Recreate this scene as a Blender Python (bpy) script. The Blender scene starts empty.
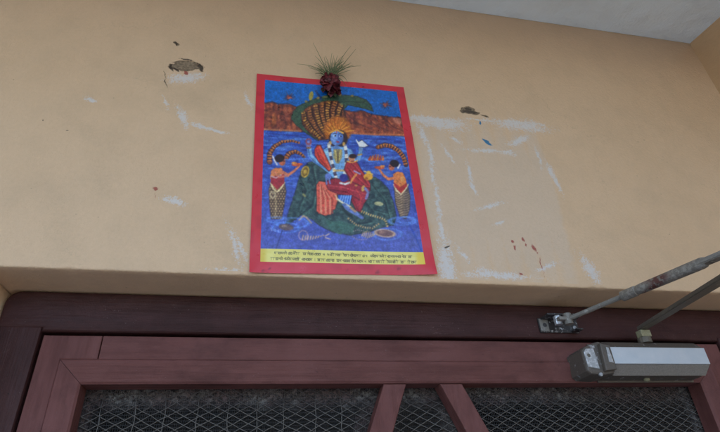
import bpy, bmesh, math, random
import numpy as np
from mathutils import Vector, Matrix
random.seed(7); RNG = np.random.RandomState(11)
SC = bpy.context.scene
COL = SC.collection
# ------------------------------------------------------------------ camera solution (metres, z up, wall face on y = 0)
F = 506.03
R = np.array([[0.98021232, -0.05941012, -0.18882332], [-0.19130307, -0.52941202, -0.8265144], [-0.0508620, 0.84628207, -0.53030152]])
CAM = np.array([0.0, -0.68, 1.737])
def at(px, py, y=0.0):
    d = R @ np.array([(px - 360) / F, -(py - 216) / F, -1.0]); return CAM + d * ((y - CAM[1]) / d[1])
def at_z(px, py, z):
    d = R @ np.array([(px - 360) / F, -(py - 216) / F, -1.0]); return CAM + d * ((z - CAM[2]) / d[2])
def to_px(P):
    c = (np.asarray(P) - CAM) @ R
    return np.stack([360 + F * c[..., 0] / -c[..., 2], 216 - F * c[..., 1] / -c[..., 2]], -1)
DD = 0.0788            # door face depth
ZL, ZC = 2.0602, 2.7608   # lintel underside, ceiling
# ------------------------------------------------------------------ helpers
def thing(name, label, cat, loc=(0, 0, 0), group=None):
    o = bpy.data.objects.new(name, None); COL.objects.link(o); o.location = loc; o.empty_display_size = .05
    o['label'] = label; o['category'] = cat; o['kind'] = 'thing'
    if group: o['group'] = group
    return o
def link(name, me, mat=None, parent=None, smooth=False):
    o = bpy.data.objects.new(name, me); COL.objects.link(o)
    if mat: me.materials.append(mat)
    if parent is not None:
        o.parent = parent
        o.matrix_parent_inverse = Matrix.Translation(-Vector(parent.location))
    if smooth: me.polygons.foreach_set('use_smooth', [True] * len(me.polygons))
    return o
def obj(name, bm, mat=None, parent=None, smooth=False):
    bmesh.ops.recalc_face_normals(bm, faces=bm.faces)
    me = bpy.data.meshes.new(name); bm.to_mesh(me); bm.free()
    return link(name, me, mat, parent, smooth)
def add_box(bm, x0, x1, y0, y1, z0, z1, bev=0.0, seg=2):
    t = bmesh.new()
    bmesh.ops.create_cube(t, size=1)
    for v in t.verts: v.co = Vector(((x0 + x1) / 2 + v.co.x * (x1 - x0), (y0 + y1) / 2 + v.co.y * (y1 - y0), (z0 + z1) / 2 + v.co.z * (z1 - z0)))
    if bev: bmesh.ops.bevel(t, geom=t.edges[:], offset=bev, segments=seg, affect='EDGES', profile=.6)
    merge(bm, t)
def merge(bm, t, M=None):
    if M is not None: bmesh.ops.transform(t, matrix=M, verts=t.verts)
    me = bpy.data.meshes.new('tmp'); t.to_mesh(me); t.free(); bm.from_mesh(me); bpy.data.meshes.remove(me)
def add_prism(bm, pts, y0, y1, bev=0.0, seg=3, axis='y'):
    """outline pts (x,z) extruded along y; or (y,z) extruded along x"""
    t = bmesh.new()
    mk = (lambda a, b, d: (a, d, b)) if axis == 'y' else (lambda a, b, d: (d, a, b))
    A = [t.verts.new(mk(a, b, y0)) for a, b in pts]; B = [t.verts.new(mk(a, b, y1)) for a, b in pts]
    fA = t.faces.new(A); t.faces.new(B[::-1]); n = len(pts)
    for i in range(n): t.faces.new((A[i], B[i], B[(i + 1) % n], A[(i + 1) % n]))
    bmesh.ops.recalc_face_normals(t, faces=t.faces)
    if bev: bmesh.ops.bevel(t, geom=t.edges[:] if bev < 0 else list(fA.edges), offset=abs(bev), segments=seg, affect='EDGES', profile=.5)
    merge(bm, t)
def add_tube(bm, pts, rad, sides=8, cap=True):
    pts = [Vector(p) for p in pts]; n = len(pts)
    rads = rad if isinstance(rad, (list, tuple)) else [rad] * n
    rings = []; up = Vector((0.13, .21, 1)).normalized()
    for i, p in enumerate(pts):
        d = (pts[min(i + 1, n - 1)] - pts[max(i - 1, 0)]).normalized()
        a = d.cross(up)
        if a.length < 1e-4: a = d.cross(Vector((1, 0, 0)))
        a.normalize(); b = a.cross(d)
        rings.append([bm.verts.new(p + (a * math.cos(k * 2 * math.pi / sides) + b * math.sin(k * 2 * math.pi / sides)) * rads[i]) for k in range(sides)])
    for i in range(n - 1):
        for k in range(sides): bm.faces.new((rings[i][k], rings[i][(k + 1) % sides], rings[i + 1][(k + 1) % sides], rings[i + 1][k]))
    if cap: bm.faces.new(rings[0][::-1]); bm.faces.new(rings[-1])
def add_bar(bm, A, B, wA, wB, th, bev=.0012):
    """flat bar from A to B, width across the horizontal, thickness th along z"""
    A = Vector(A); B = Vector(B); d = (B - A).normalized(); s = d.cross(Vector((0, 0, 1))).normalized(); u = s.cross(d)
    t = bmesh.new(); vs = []
    for P, w in ((A, wA), (B, wB)):
        for a, b in ((-1, -1), (1, -1), (1, 1), (-1, 1)): vs.append(t.verts.new(P + s * a * w / 2 + u * b * th / 2))
    for f in ((0, 1, 2, 3), (7, 6, 5, 4), (0, 4, 5, 1), (1, 5, 6, 2), (2, 6, 7, 3), (3, 7, 4, 0)): t.faces.new([vs[i] for i in f])
    bmesh.ops.recalc_face_normals(t, faces=t.faces)
    if bev: bmesh.ops.bevel(t, geom=t.edges[:], offset=bev, segments=2, affect='EDGES')
    merge(bm, t)
# ------------------------------------------------------------------ node helpers
class NT:
    def __init__(s, name):
        s.mat = bpy.data.materials.new(name); s.mat.use_nodes = True; s.t = s.mat.node_tree
        s.bsdf = s.t.nodes['Principled BSDF']; s.out = s.t.nodes['Material Output']
        s.co = s.n('ShaderNodeTexCoord').outputs['Object']
    def n(s, typ, **kw):
        nd = s.t.nodes.new(typ)
        for k, v in kw.items(): setattr(nd, k, v)
        return nd
    def put(s, sock, v):
        if hasattr(v, 'is_output'): s.t.links.new(v, sock)
        elif v is not None: sock.default_value = v
    def math(s, op, a, b=None, c=None, clamp=False):
        nd = s.n('ShaderNodeMath', operation=op, use_clamp=clamp)
        for i, v in enumerate((a, b, c)):
            if v is not None: s.put(nd.inputs[i], v)
        return nd.outputs[0]
    def vmath(s, op, a, b=None):
        nd = s.n('ShaderNodeVectorMath', operation=op); s.put(nd.inputs[0], a)
        if b is not None: s.put(nd.inputs[1], b)
        return nd.outputs['Value'] if op in ('LENGTH', 'DOT_PRODUCT') else nd.outputs[0]
    def noise(s, scale, detail=4, rough=.55, vec=None, dist=0, col=False):
        nd = s.n('ShaderNodeTexNoise'); nd.inputs['Scale'].default_value = scale; nd.inputs['Detail'].default_value = detail
        nd.inputs['Roughness'].default_value = rough; nd.inputs['Distortion'].default_value = dist
        s.put(nd.inputs['Vector'], vec if vec is not None else s.co)
        return nd.outputs['Color' if col else 'Fac']
    def scaled(s, vec, sc):
        nd = s.n('ShaderNodeMapping'); s.put(nd.inputs['Vector'], vec); nd.inputs['Scale'].default_value = sc; return nd.outputs[0]
    def rng(s, v, a, b, c=0., d=1., smooth=False):
        nd = s.n('ShaderNodeMapRange', interpolation_type='SMOOTHSTEP' if smooth else 'LINEAR'); nd.clamp = True
        s.put(nd.inputs['Value'], v)
        for i, x in zip((1, 2, 3, 4), (a, b, c, d)): nd.inputs[i].default_value = x
        return nd.outputs[0]
    def mix(s, f, a, b):
        nd = s.n('ShaderNodeMix', data_type='RGBA')
        s.put(nd.inputs[0], f)
        for sk, v in ((nd.inputs[6], a), (nd.inputs[7], b)): s.put(sk, v if hasattr(v, 'is_output') else (*v, 1) if len(v) == 3 else v)
        return nd.outputs[2]
    def xyz(s, vec=None):
        nd = s.n('ShaderNodeSeparateXYZ'); s.put(nd.inputs[0], vec if vec is not None else s.co); return nd.outputs
    def bump(s, h, dist, strength=1.0, normal=None):
        nd = s.n('ShaderNodeBump'); s.put(nd.inputs['Height'], h); nd.inputs['Distance'].default_value = dist; nd.inputs['Strength'].default_value = strength
        if normal is not None: s.put(nd.inputs['Normal'], normal)
        return nd.outputs[0]
    def finish(s, col=None, rough=None, normal=None, metal=None, spec=None):
        b = s.bsdf.inputs
        if col is not None: s.put(b['Base Color'], col if hasattr(col, 'is_output') else (*col, 1))
        if rough is not None: s.put(b['Roughness'], rough)
        if normal is not None: s.put(b['Normal'], normal)
        if metal is not None: s.put(b['Metallic'], metal)
        if spec is not None: b['Specular IOR Level'].default_value = spec
        return s.mat
def lin(c):
    c = np.asarray(c, float) / 255.; return np.where(c <= .04045, c / 12.92, ((c + .055) / 1.055) ** 2.4)
# ------------------------------------------------------------------ materials
MARKS = {}
def mark_field_w(key, X, Z, WX, WZ):
    """how deep each wall vertex lies inside the marks of one kind (the material breaks the edge up with noise)"""
    g = np.full(X.shape, -2.0)
    for p0, p1, hw, brk in MARKS.get(key, ()):
        A, B = at(*p0), at(*p1); c = (A + B) / 2; dx, dz = B[0] - A[0], B[2] - A[2]; L = math.hypot(dx, dz) / 2 + hw; an = math.atan2(dz, dx)
        sl = np.s_[max(0, np.searchsorted(X[0], c[0] - (3.2 * L + .03))):np.searchsorted(X[0], c[0] + (3.2 * L + .03))]
        xx, zz = WX[:, sl] - c[0], WZ[:, sl] - c[2]
        ln = np.hypot((xx * math.cos(an) + zz * math.sin(an)) / L, (-xx * math.sin(an) + zz * math.cos(an)) / hw)
        g[:, sl] = np.maximum(g[:, sl], (1 + brk * .5 - ln) / brk)
    return np.clip(g, -2, 3)
def wall_material():
    m = NT('peach_plaster')
    x, y, z = m.xyz()
    n_big = m.noise(2.3, 3); n_mid = m.noise(14, 5, .6); n_fine = m.noise(170, 4, .65); n_grit = m.noise(900, 3, .6)
    base = m.mix(m.rng(n_big, .3, .7), (.69, .468, .288), (.735, .512, .328))
    base = m.mix(m.rng(n_mid, .45, .75, 0, .35), base, (.52, .37, .235))
    bn = m.math('ADD', m.math('MULTIPLY', m.noise(95, 4, .7), .45), m.math('MULTIPLY', m.noise(420, 4, .75), .55))
    bn2 = m.math('ADD', m.math('MULTIPLY', m.noise(60, 6, .8, vec=m.scaled(m.co, (.8, 1, 1.5))), .5), m.math('MULTIPLY', m.noise(330, 4, .75), .5))
    grain = lambda v, k: m.math('MULTIPLY_ADD', v, k, .5 - .5 * k)
    bw_ = grain(m.math('ADD', m.math('MULTIPLY', m.noise(130, 4, .72), .5), m.math('MULTIPLY', m.noise(380, 3, .65), .5)), 4.2)
    bn = grain(bn, 2.0); bn2 = grain(bn2, 4.2)
    chan = {}
    for nm, keys in (('marks_a', 'ghost dirt white'), ('marks_b', 'chip dark blue'), ('marks_c', 'red drip spare')):
        a_ = m.n('ShaderNodeAttribute', attribute_name=nm); sp_ = m.n('ShaderNodeSeparateColor'); m.put(sp_.inputs[0], a_.outputs['Color'])
        for k_, o_ in zip(keys.split(), sp_.outputs): chan[k_] = o_
    def group(key, lst, fine, soft=.12):
        MARKS[key] = lst
        return m.rng(m.math('SUBTRACT', chan[key], fine), -soft, soft)
    # faint cleaner rectangle where another poster used to hang, dirty patches
    ghost = group('ghost', [((424 + 15 * k, 128 + k * .6), (452 + 17 * k, 274 + k), .020, .5) for k in range(8)], m.math('MULTIPLY_ADD', bn2, .5, .25), .4)
    base = m.mix(m.math('MULTIPLY', ghost, .38), base, (.655, .545, .45))
    dirt = group('dirt', [((205, 85), (240, 82), .016, 2.4), ((150, 80), (172, 88), .014, 2.4), ((185, 95), (200, 100), .02, 2.6), ((60, 225), (66, 262), .016, 2.8), ((70, 120), (84, 132), .012, 2.8), ((210, 245), (240, 262), .016, 2.8), ((640, 232), (655, 236), .008, 2.6), ((100, 170), (104, 186), .008, 2.8)], bn2, .3)
    base = m.mix(m.math('MULTIPLY', dirt, .13), base, (.36, .26, .16))
    base = m.mix(m.rng(n_fine, .36, .66), m.vmath('MULTIPLY', base, (.955, .948, .938)), base)
    # tape residue and scraped paint, bluish white
    W = [((414, 116.5), (457, 121.5), .0068, 1.6), ((500, 120.5), (540, 126.5), .0060, 1.8), ((470, 119), (498, 121), .0022, 2.4), ((514, 143), (526, 141), .003, 1.5), ((444, 268), (448, 276), .008, 1.6), ((470, 274), (520, 277), .004, 2.4),
         ((194, 124), (222, 132), .0028, 1.6), ((168, 199), (180, 203), .0055, 1.5), ((180, 76), (198, 77), .0045, 1.6), ((588, 266), (593, 276), .005, 1.6), ((238, 240), (244, 255), .003, 2.6), ((536, 150), (540, 165), .002, 2.6),
         ((412, 118), (432, 121), .0075, 2.2), ((425, 121), (452, 126), .0105, 2.4), ((440, 124), (458, 124), .009, 2.2), ((502, 123), (525, 126), .0085, 2.3), ((515, 127), (541, 129), .007, 2.6),
         ((528, 122), (540, 124), .004, 2.8), ((514, 143), (525, 139), .007, 1.8), ((505, 153), (512, 154), .0045, 2.2), ((474, 150), (500, 151), .0035, 2.8), ((452, 138), (458, 142), .003, 2.2),
         ((428, 145), (432, 165), .0035, 1.8), ((430, 165), (435, 185), .0028, 2.2), ((436, 188), (440, 215), .0034, 2.4), ((440, 220), (444, 240), .0034, 2.5), ((444, 248), (446, 276), .010, 2.2),
         ((447, 262), (452, 276), .008, 2.2), ((468, 166), (473, 182), .0028, 2.0), ((472, 184), (476, 192), .0025, 2.0), ((548, 167), (553, 178), .0045, 1.9), ((554, 178), (560, 190), .004, 2.0),
         ((484, 272), (496, 275), .006, 2.3), ((500, 276), (518, 277), .0055, 2.3), ((586, 262), (594, 275), .008, 2.3), ((482, 208), (498, 203), .0032, 2.4),
         ((496, 224), (502, 222), .0028, 2.4), ((460, 250), (466, 258), .003, 2.6), ((445, 150), (452, 160), .003, 2.4), ((420, 128), (424, 140), .004, 2.5), ((542, 268), (552, 264), .003, 2.6),
         ((88, 99), (96, 101), .004, 1.5), ((194, 124), (208, 128), .005, 1.5), ((208, 128), (224, 133), .0028, 1.3), ((180, 112), (184, 122), .006, 1.9), 
         ((247, 97), (250, 106), .0028, 2.6), ((230, 232), (238, 258), .003, 2.6), ((178, 79), (196, 77), .010, 1.7),
         ((164, 98), (167, 106), .0022, 2.6), ((215, 270), (236, 271), .003, 2.2)]
    wm = group('white', W, bw_, .20)
    base = m.mix(m.math('MULTIPLY', wm, .60), base, (.68, .70, .74))
    # ragged bare-plaster chips
    D = [((174, 67), (198, 67.5), .0085, .7), ((178, 63.5), (194, 63.5), .007, .8), ((461, 112), (476, 112.5), .0050, .6), ((465, 110), (470, 109), .0085, .6), ((482, 115), (488, 117), .0018, 1.0),
         ((176, 43), (178, 44), .0030, .9), ((163, 72), (166, 79), .0008, .9), ((165, 80), (166, 87), .0009, .9), ((200, 66), (202, 71), .003, .8), ((44, 120), (45, 121), .0012, .6), ((67, 130), (68, 130), .0012, .6)]
    dm = group('chip', D, bn, .16)
    base = m.mix(dm, base, m.mix(m.rng(n_fine, .42, .58), (.17, .12, .075), (.31, .22, .14)))
    Dk = [((170, 66), (172, 71), .0028, 1.1), ((199, 64), (203, 71), .0034, 1.0), ((180, 59), (194, 60), .0018, 1.4), ((463, 112), (475, 112), .0036, 1.0), ((466, 109), (469, 109), .004, 1.1), ((175, 69), (178, 71), .003, .9), ((444, 247), (449, 246), .0012, .7), ((176, 42), (178, 45), .002, .8)]
    dk = group('dark', Dk, bn, .16)
    base = m.mix(m.math('MULTIPLY', dk, .9), base, (.06, .04, .027))
    B = [((482, 139), (490, 144), .0032, .9), ((479, 121), (480, 124), .0020, .8)]
    base = m.mix(group('blue', B, bn, .16), base, (.05, .19, .34))
    Rr = [((511, 240.5), (512, 241.5), .0022, 1.5), ((514, 246), (515, 248), .0018, 1.8), ((524.5, 239), (525, 241), .0022, 1.5), ((526, 244), (526.5, 245.5), .0013, 1.8), ((534, 247), (535.5, 249.5), .0032, 1.7), ((154, 188.8), (155.5, 188.4), .0028, 1.7), ((537, 252), (537.6, 253), .0013, 1.8),
          ((521, 273), (522.5, 274), .0018, 1.8), ((185, 71), (187, 73), .003, .9), ((541, 258), (544, 268), .0010, .9)]
    base = m.mix(m.math('MULTIPLY', group('red', Rr, bn, .18), .85), base, (.32, .035, .03))
    R2 = [((538, 251), (543, 264), .0007, .5), ((543, 264), (548, 285), .0006, .6), ((154, 192), (155, 200), .0008, .8)]
    base = m.mix(m.math('MULTIPLY', group('drip', R2, bn, .3), .55), base, (.40, .10, .07))
    # tiny fly specks
    vo = m.n('ShaderNodeTexVoronoi'); vo.inputs['Scale'].default_value = 34; m.put(vo.inputs['Vector'], m.co)
    sp = m.math('MULTIPLY', m.rng(vo.outputs['Distance'], .045, .025), m.rng(m.noise(6, 2), .42, .60))
    base = m.mix(m.math('MULTIPLY', sp, .55), base, (.14, .09, .055))
    grit = m.math('MULTIPLY', m.rng(n_fine, .66, .74), m.rng(n_mid, .52, .66))
    base = m.mix(m.math('MULTIPLY', grit, .5), base, (.22, .16, .10))
    vc = m.n('ShaderNodeTexVoronoi', feature='DISTANCE_TO_EDGE'); vc.inputs['Scale'].default_value = 3.1
    m.put(vc.inputs['Vector'], m.vmath('ADD', m.co, m.vmath('MULTIPLY', m.noise(9, 5, .7, col=True), (.22, 0, .22))))
    crk = m.math('MULTIPLY', m.rng(vc.outputs['Distance'], .0035, .0008), m.rng(n_big, .50, .60)); base = m.mix(m.math('MULTIPLY', crk, .22), base, (.25, .18, .12))
    h = m.math('ADD', m.math('MULTIPLY', n_grit, .25), m.math('MULTIPLY', n_fine, .5))
    h = m.math('ADD', h, m.math('MULTIPLY', n_mid, 1.2))
    h = m.math('SUBTRACT', h, m.math('MULTIPLY', dm, 2.5)); h = m.math('SUBTRACT', h, m.math('MULTIPLY', wm, -.05))
    return m.finish(base, m.rng(n_fine, .3, .7, .42, .56), m.bump(h, .0027, .8), spec=.36)
def plain_plaster(name, c, r=.6, bd=.0015):
    m = NT(name)
    a = m.noise(3, 4); b = m.noise(150, 4, .6); k = m.noise(20, 5, .65)
    col = m.mix(m.rng(a, .3, .7), tuple(q * .92 for q in c), tuple(min(1, q * 1.05) for q in c))
    col = m.mix(m.rng(k, .55, .8, 0, .3), col, tuple(q * .75 for q in c))
    un = m.noise(5, 3, .5)
    return m.finish(col, r, m.bump(m.math('ADD', m.math('ADD', m.math('MULTIPLY', b, .5), k), m.math('MULTIPLY', un, 5)), bd, .8))
def painted_wood(name, c, c2, r, vert=False, stain=.4):
    m = NT(name)
    st = m.scaled(m.co, (60, 60, 3) if vert else (3, 60, 60))
    g = m.noise(1.6, 5, .6, vec=st); g2 = m.noise(5, 4, .6, vec=st); blot = m.noise(9, 5, .6); blot2 = m.noise(30, 4, .6, dist=.6)
    col = m.mix(m.rng(blot, .35, .7), c, c2)
    col = m.mix(m.rng(g, .5, .78, 0, .55), col, tuple(q * .6 for q in c))
    # drip rings left by damp
    ring = m.math('MULTIPLY', m.math('MULTIPLY', m.rng(m.math('ABSOLUTE', m.math('SUBTRACT', m.noise(7, 3, .5), .50)), .030, .0), m.rng(m.noise(16, 4, .7), .42, .62)), stain)
    cloud = m.rng(m.noise(12, 6, .7, vec=m.scaled(m.co, (.5, 1, 1.6) if not vert else (1.6, 1, .5))), .46, .68, 0, .8); col = m.mix(cloud, col, tuple(q * .55 for q in c))
    col = m.mix(ring, col, tuple(q * .45 for q in c))
    dust = m.math('MULTIPLY', m.rng(m.noise(330, 3, .7), .67, .73), m.rng(blot, .40, .55))
    col = m.mix(m.math('MULTIPLY', dust, .6), col, (.30, .25, .24))
    pits = m.math('MULTIPLY', m.rng(blot2, .70, .76), .75); wear = m.math('MULTIPLY', m.rng(m.noise(75, 5, .75, vec=m.scaled(m.co, (.5, 1, 1.4) if not vert else (1.4, 1, .5))), .64, .70), m.rng(blot, .48, .66)); col = m.mix(m.math('MULTIPLY', wear, .35), col, (.30, .20, .18))
    col = m.mix(pits, col, tuple(q * .3 for q in c))
    h = m.math('ADD', m.math('MULTIPLY', g2, .6), m.math('MULTIPLY', blot2, .8)); h = m.math('ADD', h, m.math('MULTIPLY', m.noise(400, 3), .25))
    return m.finish(col, m.rng(g, .3, .7, r - .05, r + .12), m.bump(h, .0018, .9), spec=.16)
def worn_metal(name, paint, bare, thr, metal_r=.35, paint_r=.5, sc=70):
    m = NT(name)
    n = m.noise(sc, 5, .7); f = m.noise(400, 4, .6)
    k = m.rng(n, thr, thr + .05)
    col = m.mix(k, m.mix(m.rng(f, .35, .7), paint, tuple(q * .72 for q in paint)), bare)
    return m.finish(col, m.rng(k, 0., 1., paint_r, metal_r), m.bump(m.math('ADD', f, m.math('MULTIPLY', k, -.6)), .0006, .7), m.math('MULTIPLY', k, .7))
M = {}
M['wall'] = wall_material()
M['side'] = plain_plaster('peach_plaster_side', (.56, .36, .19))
M['ceil'] = plain_plaster('white_distemper', (.77, .86, .90), .7, .004)
M['floor'] = plain_plaster('cement_floor', (.32, .335, .35), .7)
M['ground'] = plain_plaster('dusty_ground', (.17, .17, .15), .9)
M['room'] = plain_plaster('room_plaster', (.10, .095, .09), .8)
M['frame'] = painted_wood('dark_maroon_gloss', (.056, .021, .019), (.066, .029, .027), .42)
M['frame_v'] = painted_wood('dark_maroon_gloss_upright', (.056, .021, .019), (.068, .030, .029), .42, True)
M['door'] = painted_wood('faded_maroon_paint', (.146, .055, .048), (.178, .072, .064), .5)
M['door_v'] = painted_wood('faded_maroon_paint_upright', (.150, .056, .049), (.180, .072, .065), .5, True)
M['cast'] = worn_metal('brown_painted_casting', (.115, .094, .078), (.50, .50, .52), .61)
M['alu'] = NT('silver_paint_sky_tint'); _m = M['alu']  # silver paint, with the sky's reflection put in as a bluish tint
_k = _m.rng(_m.noise(330, 3, .7), .73, .78)
M['alu'] = _m.finish(_m.mix(_k, _m.mix(_m.rng(_m.noise(40, 4), .35, .7), (.54, .60, .67), (.61, .65, .71)), (.12, .11, .10)), .38, _m.bump(_m.noise(300, 3), .0004, .5), .35)
M['rod'] = worn_metal('grey_worn_steel', (.215, .195, .17), (.33, .31, .28), .56, .4, .5, 90)
M['dark_steel'] = worn_metal('dark_dusty_steel', (.15, .128, .10), (.25, .225, .19), .64, .4, .5, 60)
M['bracket'] = worn_metal('blackened_bracket', (.04, .034, .034), (.46, .46, .48), .57, .35, .5, 110)
M['bright'] = worn_metal('bright_zinc', (.40, .40, .41), (.62, .62, .64), .5, .3, .4, 200)
M['olive'] = worn_metal('olive_brass', (.36, .34, .21), (.42, .40, .27), .5, .45, .5, 120)
# grille: grey wire, turning darker brown towards the top rail
def grille_mat():
    m = NT('galvanised_wire'); x, y, z = m.xyz(); n = m.noise(60, 5, .65); f = m.noise(500, 3, .6)
    edge = m.rng(m.math('ADD', z, m.math('MULTIPLY', n, .035)), 1.890 + .017, 1.912 + .017)
    col = m.mix(m.rng(f, .35, .65), (.125, .112, .10), (.21, .192, .175))
    col = m.mix(m.math('MULTIPLY', edge, .88), col, (.062, .050, .047))
    return m.finish(col, .55, None, .25)
M['grille'] = grille_mat()
def screen_mat():
    m = NT('insect_netting'); x, y, z = m.xyz(); w = m.noise(25, 3)
    xx = m.math('ADD', x, m.math('MULTIPLY', w, .002)); 
    fx = m.math('ABSOLUTE', m.math('SUBTRACT', m.math('FRACT', m.math('MULTIPLY', xx, 1 / .0030)), .5))
    fz = m.math('ABSOLUTE', m.math('SUBTRACT', m.math('FRACT', m.math('MULTIPLY', z, 1 / .0044)), .5))
    th = m.math('MAXIMUM', m.rng(fx, .20, .12), m.rng(fz, .14, .08))
    n = m.noise(45, 6, .72); n2 = m.noise(230, 4, .7)
    # fluff and dust lodged along the top rail, the stiles and the braces
    et = m.rng(z, 1.875, 1.915)
    ax = m.math('ABSOLUTE', m.math('SUBTRACT', x, .257)); bx = m.math('ADD', .045, m.math('MULTIPLY', m.math('SUBTRACT', 1.9277, z), .445))
    eb = m.rng(m.math('ABSOLUTE', m.math('SUBTRACT', ax, bx)), .062, .022)
    es = m.rng(x, -.190, -.226); es2 = m.rng(x, .72, .755)
    e = m.math('MAXIMUM', m.math('MAXIMUM', et, m.math('MULTIPLY', eb, .9)), m.math('MAXIMUM', es, es2))
    dust = m.rng(m.math('ADD', m.math('MULTIPLY', e, .62), m.math('ADD', m.math('MULTIPLY', n, .55), m.math('MULTIPLY', n2, .45))), .82, 1.18)
    dcol = m.mix(m.rng(n2, .40, .60), (.05, .035, .033), m.mix(m.rng(m.noise(28, 3), .40, .62), (.105, .07, .066), (.17, .158, .145)))
    col = m.mix(dust, (.022, .020, .020), dcol)
    m.finish(col, .9)
    tr = m.n('ShaderNodeBsdfTransparent'); mx = m.n('ShaderNodeMixShader')
    a = m.math('MAXIMUM', th, m.math('MULTIPLY', dust, .9))
    m.put(mx.inputs[0], a); m.put(mx.inputs[1], tr.outputs[0]); m.put(mx.inputs[2], m.bsdf.outputs[0]); m.put(m.out.inputs[0], mx.outputs[0])
    return m.mat
M['screen'] = screen_mat()
# ------------------------------------------------------------------ walls, ceiling, floor
OX0, OX1 = -.357, .889            # opening in the plaster
def wall():
    bm = bmesh.new()
    T = .24
    # ragged plaster arris along the lintel: many short segments
    GS = .0016
    xs = np.arange(OX0, OX1, GS * 2); xs = np.append(xs, OX1)
    jit = np.convolve(RNG.randn(len(xs) + 8), np.ones(5) / 5, 'same')[4:-4] * .0011
    spots = [(452, .006, .0025), (444, .004, .002), (590, .006, .0025), (600, .004, .002), (560, .004, .0015), (66, .005, .0018), (250, .004, .0012)]
    for px, w, d in spots:
        cx = at(px, 278)[0]; jit += d * np.exp(-((xs - cx) / w) ** 2)
    jit[0] = jit[-1] = 0
    def strip(rows):
        V = [[bm.verts.new(p) for p in r] for r in rows]
        for a, b in zip(V[:-1], V[1:]):
            for i in range(len(a) - 1): bm.faces.new((a[i], a[i + 1], b[i + 1], b[i]))
    top = ZC + .10; back = DD + .02
    zb = ZL + .006
    strip([[(x, 0, zb) for x in xs], [(x, 0, ZL + .0022 + j) for x, j in zip(xs, jit)],
           [(x, .0007 , ZL + .0008 + j * .8) for x, j in zip(xs, jit)], [(x, .0025, ZL + j * .35) for x, j in zip(xs, jit)], [(x, .012, ZL) for x in xs], [(x, back, ZL) for x in xs]])
    def quad(*p): bm.faces.new([bm.verts.new(q) for q in p])
    xl, xr = -5, 1.14
    gx0, gz1 = -.66, 2.60
    quad((xl, 0, 0), (OX0, 0, 0), (OX0, 0, zb), (xl, 0, zb)); quad((OX1, 0, 0), (xr, 0, 0), (xr, 0, zb), (OX1, 0, zb))
    quad((xl, 0, zb), (gx0, 0, zb), (gx0, 0, gz1), (xl, 0, gz1)); quad((xl, 0, gz1), (xr, 0, gz1), (xr, 0, top), (xl, 0, top))
    quad((OX0, 0, 0), (OX0, back, 0), (OX0, back, ZL), (OX0, 0, ZL)); quad((OX1, 0, 0), (OX1, 0, ZL), (OX1, back, ZL), (OX1, back, 0))
    # rebate behind the frame
    ix0, ix1, iz = OX0 + .035, OX1 - .035, ZL - .035
    quad((OX0, back, 0), (ix0, back, 0), (ix0, back, ZL), (OX0, back, ZL)); quad((ix1, back, 0), (OX1, back, 0), (OX1, back, ZL), (ix1, back, ZL)); quad((ix0, back, iz), (ix1, back, iz), (ix1, back, ZL), (ix0, back, ZL))
    quad((ix0, back, 0), (ix0, T, 0), (ix0, T, iz), (ix0, back, iz)); quad((ix1, back, 0), (ix1, back, iz), (ix1, T, iz), (ix1, T, 0)); quad((ix0, back, iz), (ix0, T, iz), (ix1, T, iz), (ix1, back, iz))
    quad((xl, T, 0), (ix0, T, 0), (ix0, T, top), (xl, T, top)); quad((ix1, T, 0), (xr, T, 0), (xr, T, top), (ix1, T, top)); quad((ix0, T, iz), (ix1, T, iz), (ix1, T, top), (ix0, T, top))
    quad((xl, 0, 0), (xl, 0, top), (xl, T, top), (xl, T, 0)); quad((xl, 0, top), (xr, 0, top), (xr, T, top), (xl, T, top)); quad((xr, 0, 0), (xr, T, 0), (xr, T, top), (xr, 0, top))
    bmesh.ops.remove_doubles(bm, verts=bm.verts, dist=1e-6)
    bmesh.ops.recalc_face_normals(bm, faces=bm.faces)
    me0 = bpy.data.meshes.new('tmp'); bm.to_mesh(me0); bm.free()
    nv0, nf0 = len(me0.vertices), len(me0.polygons)
    co0 = np.zeros(nv0 * 3, np.float32); me0.vertices.foreach_get('co', co0); lv0 = np.zeros(len(me0.loops), np.int32); me0.loops.foreach_get('vertex_index', lv0)
    ls0 = np.zeros(nf0, np.int32); me0.polygons.foreach_get('loop_start', ls0); bpy.data.meshes.remove(me0)
    gx = np.linspace(gx0, xr, int((xr - gx0) / GS)); gz = np.linspace(zb, gz1, int((gz1 - zb) / GS)); X, Z = np.meshgrid(gx, gz)
    wob = lambda a, b, k: (vnoise(X.shape, (a, b), k) - .5)
    WX = X + .0045 * wob(14, 42, 51) + .004 * wob(45, 140, 52) + .003 * wob(110, 330, 55); WZ = Z + .0045 * wob(14, 42, 53) + .004 * wob(45, 140, 54) + .003 * wob(110, 330, 56)
    G = {k: mark_field_w(k, X, Z, WX, WZ) for k in MARKS}
    n = X.size; I = np.arange(n).reshape(X.shape) + nv0
    fq = np.stack([I[:-1, :-1], I[:-1, 1:], I[1:, 1:], I[1:, :-1]], -1).reshape(-1, 4)
    co = np.concatenate([co0.reshape(-1, 3), np.stack([X, 0 * X, Z], -1).reshape(-1, 3)])
    me = bpy.data.meshes.new('wall'); me.vertices.add(len(co)); me.vertices.foreach_set('co', co.reshape(-1).astype(np.float32))
    lv = np.concatenate([lv0, fq.reshape(-1)]).astype(np.int32); me.loops.add(len(lv)); me.loops.foreach_set('vertex_index', lv)
    ls = np.concatenate([ls0, len(lv0) + 4 * np.arange(len(fq))]).astype(np.int32); me.polygons.add(len(ls)); me.polygons.foreach_set('loop_start', ls); me.update(calc_edges=True)
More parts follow.
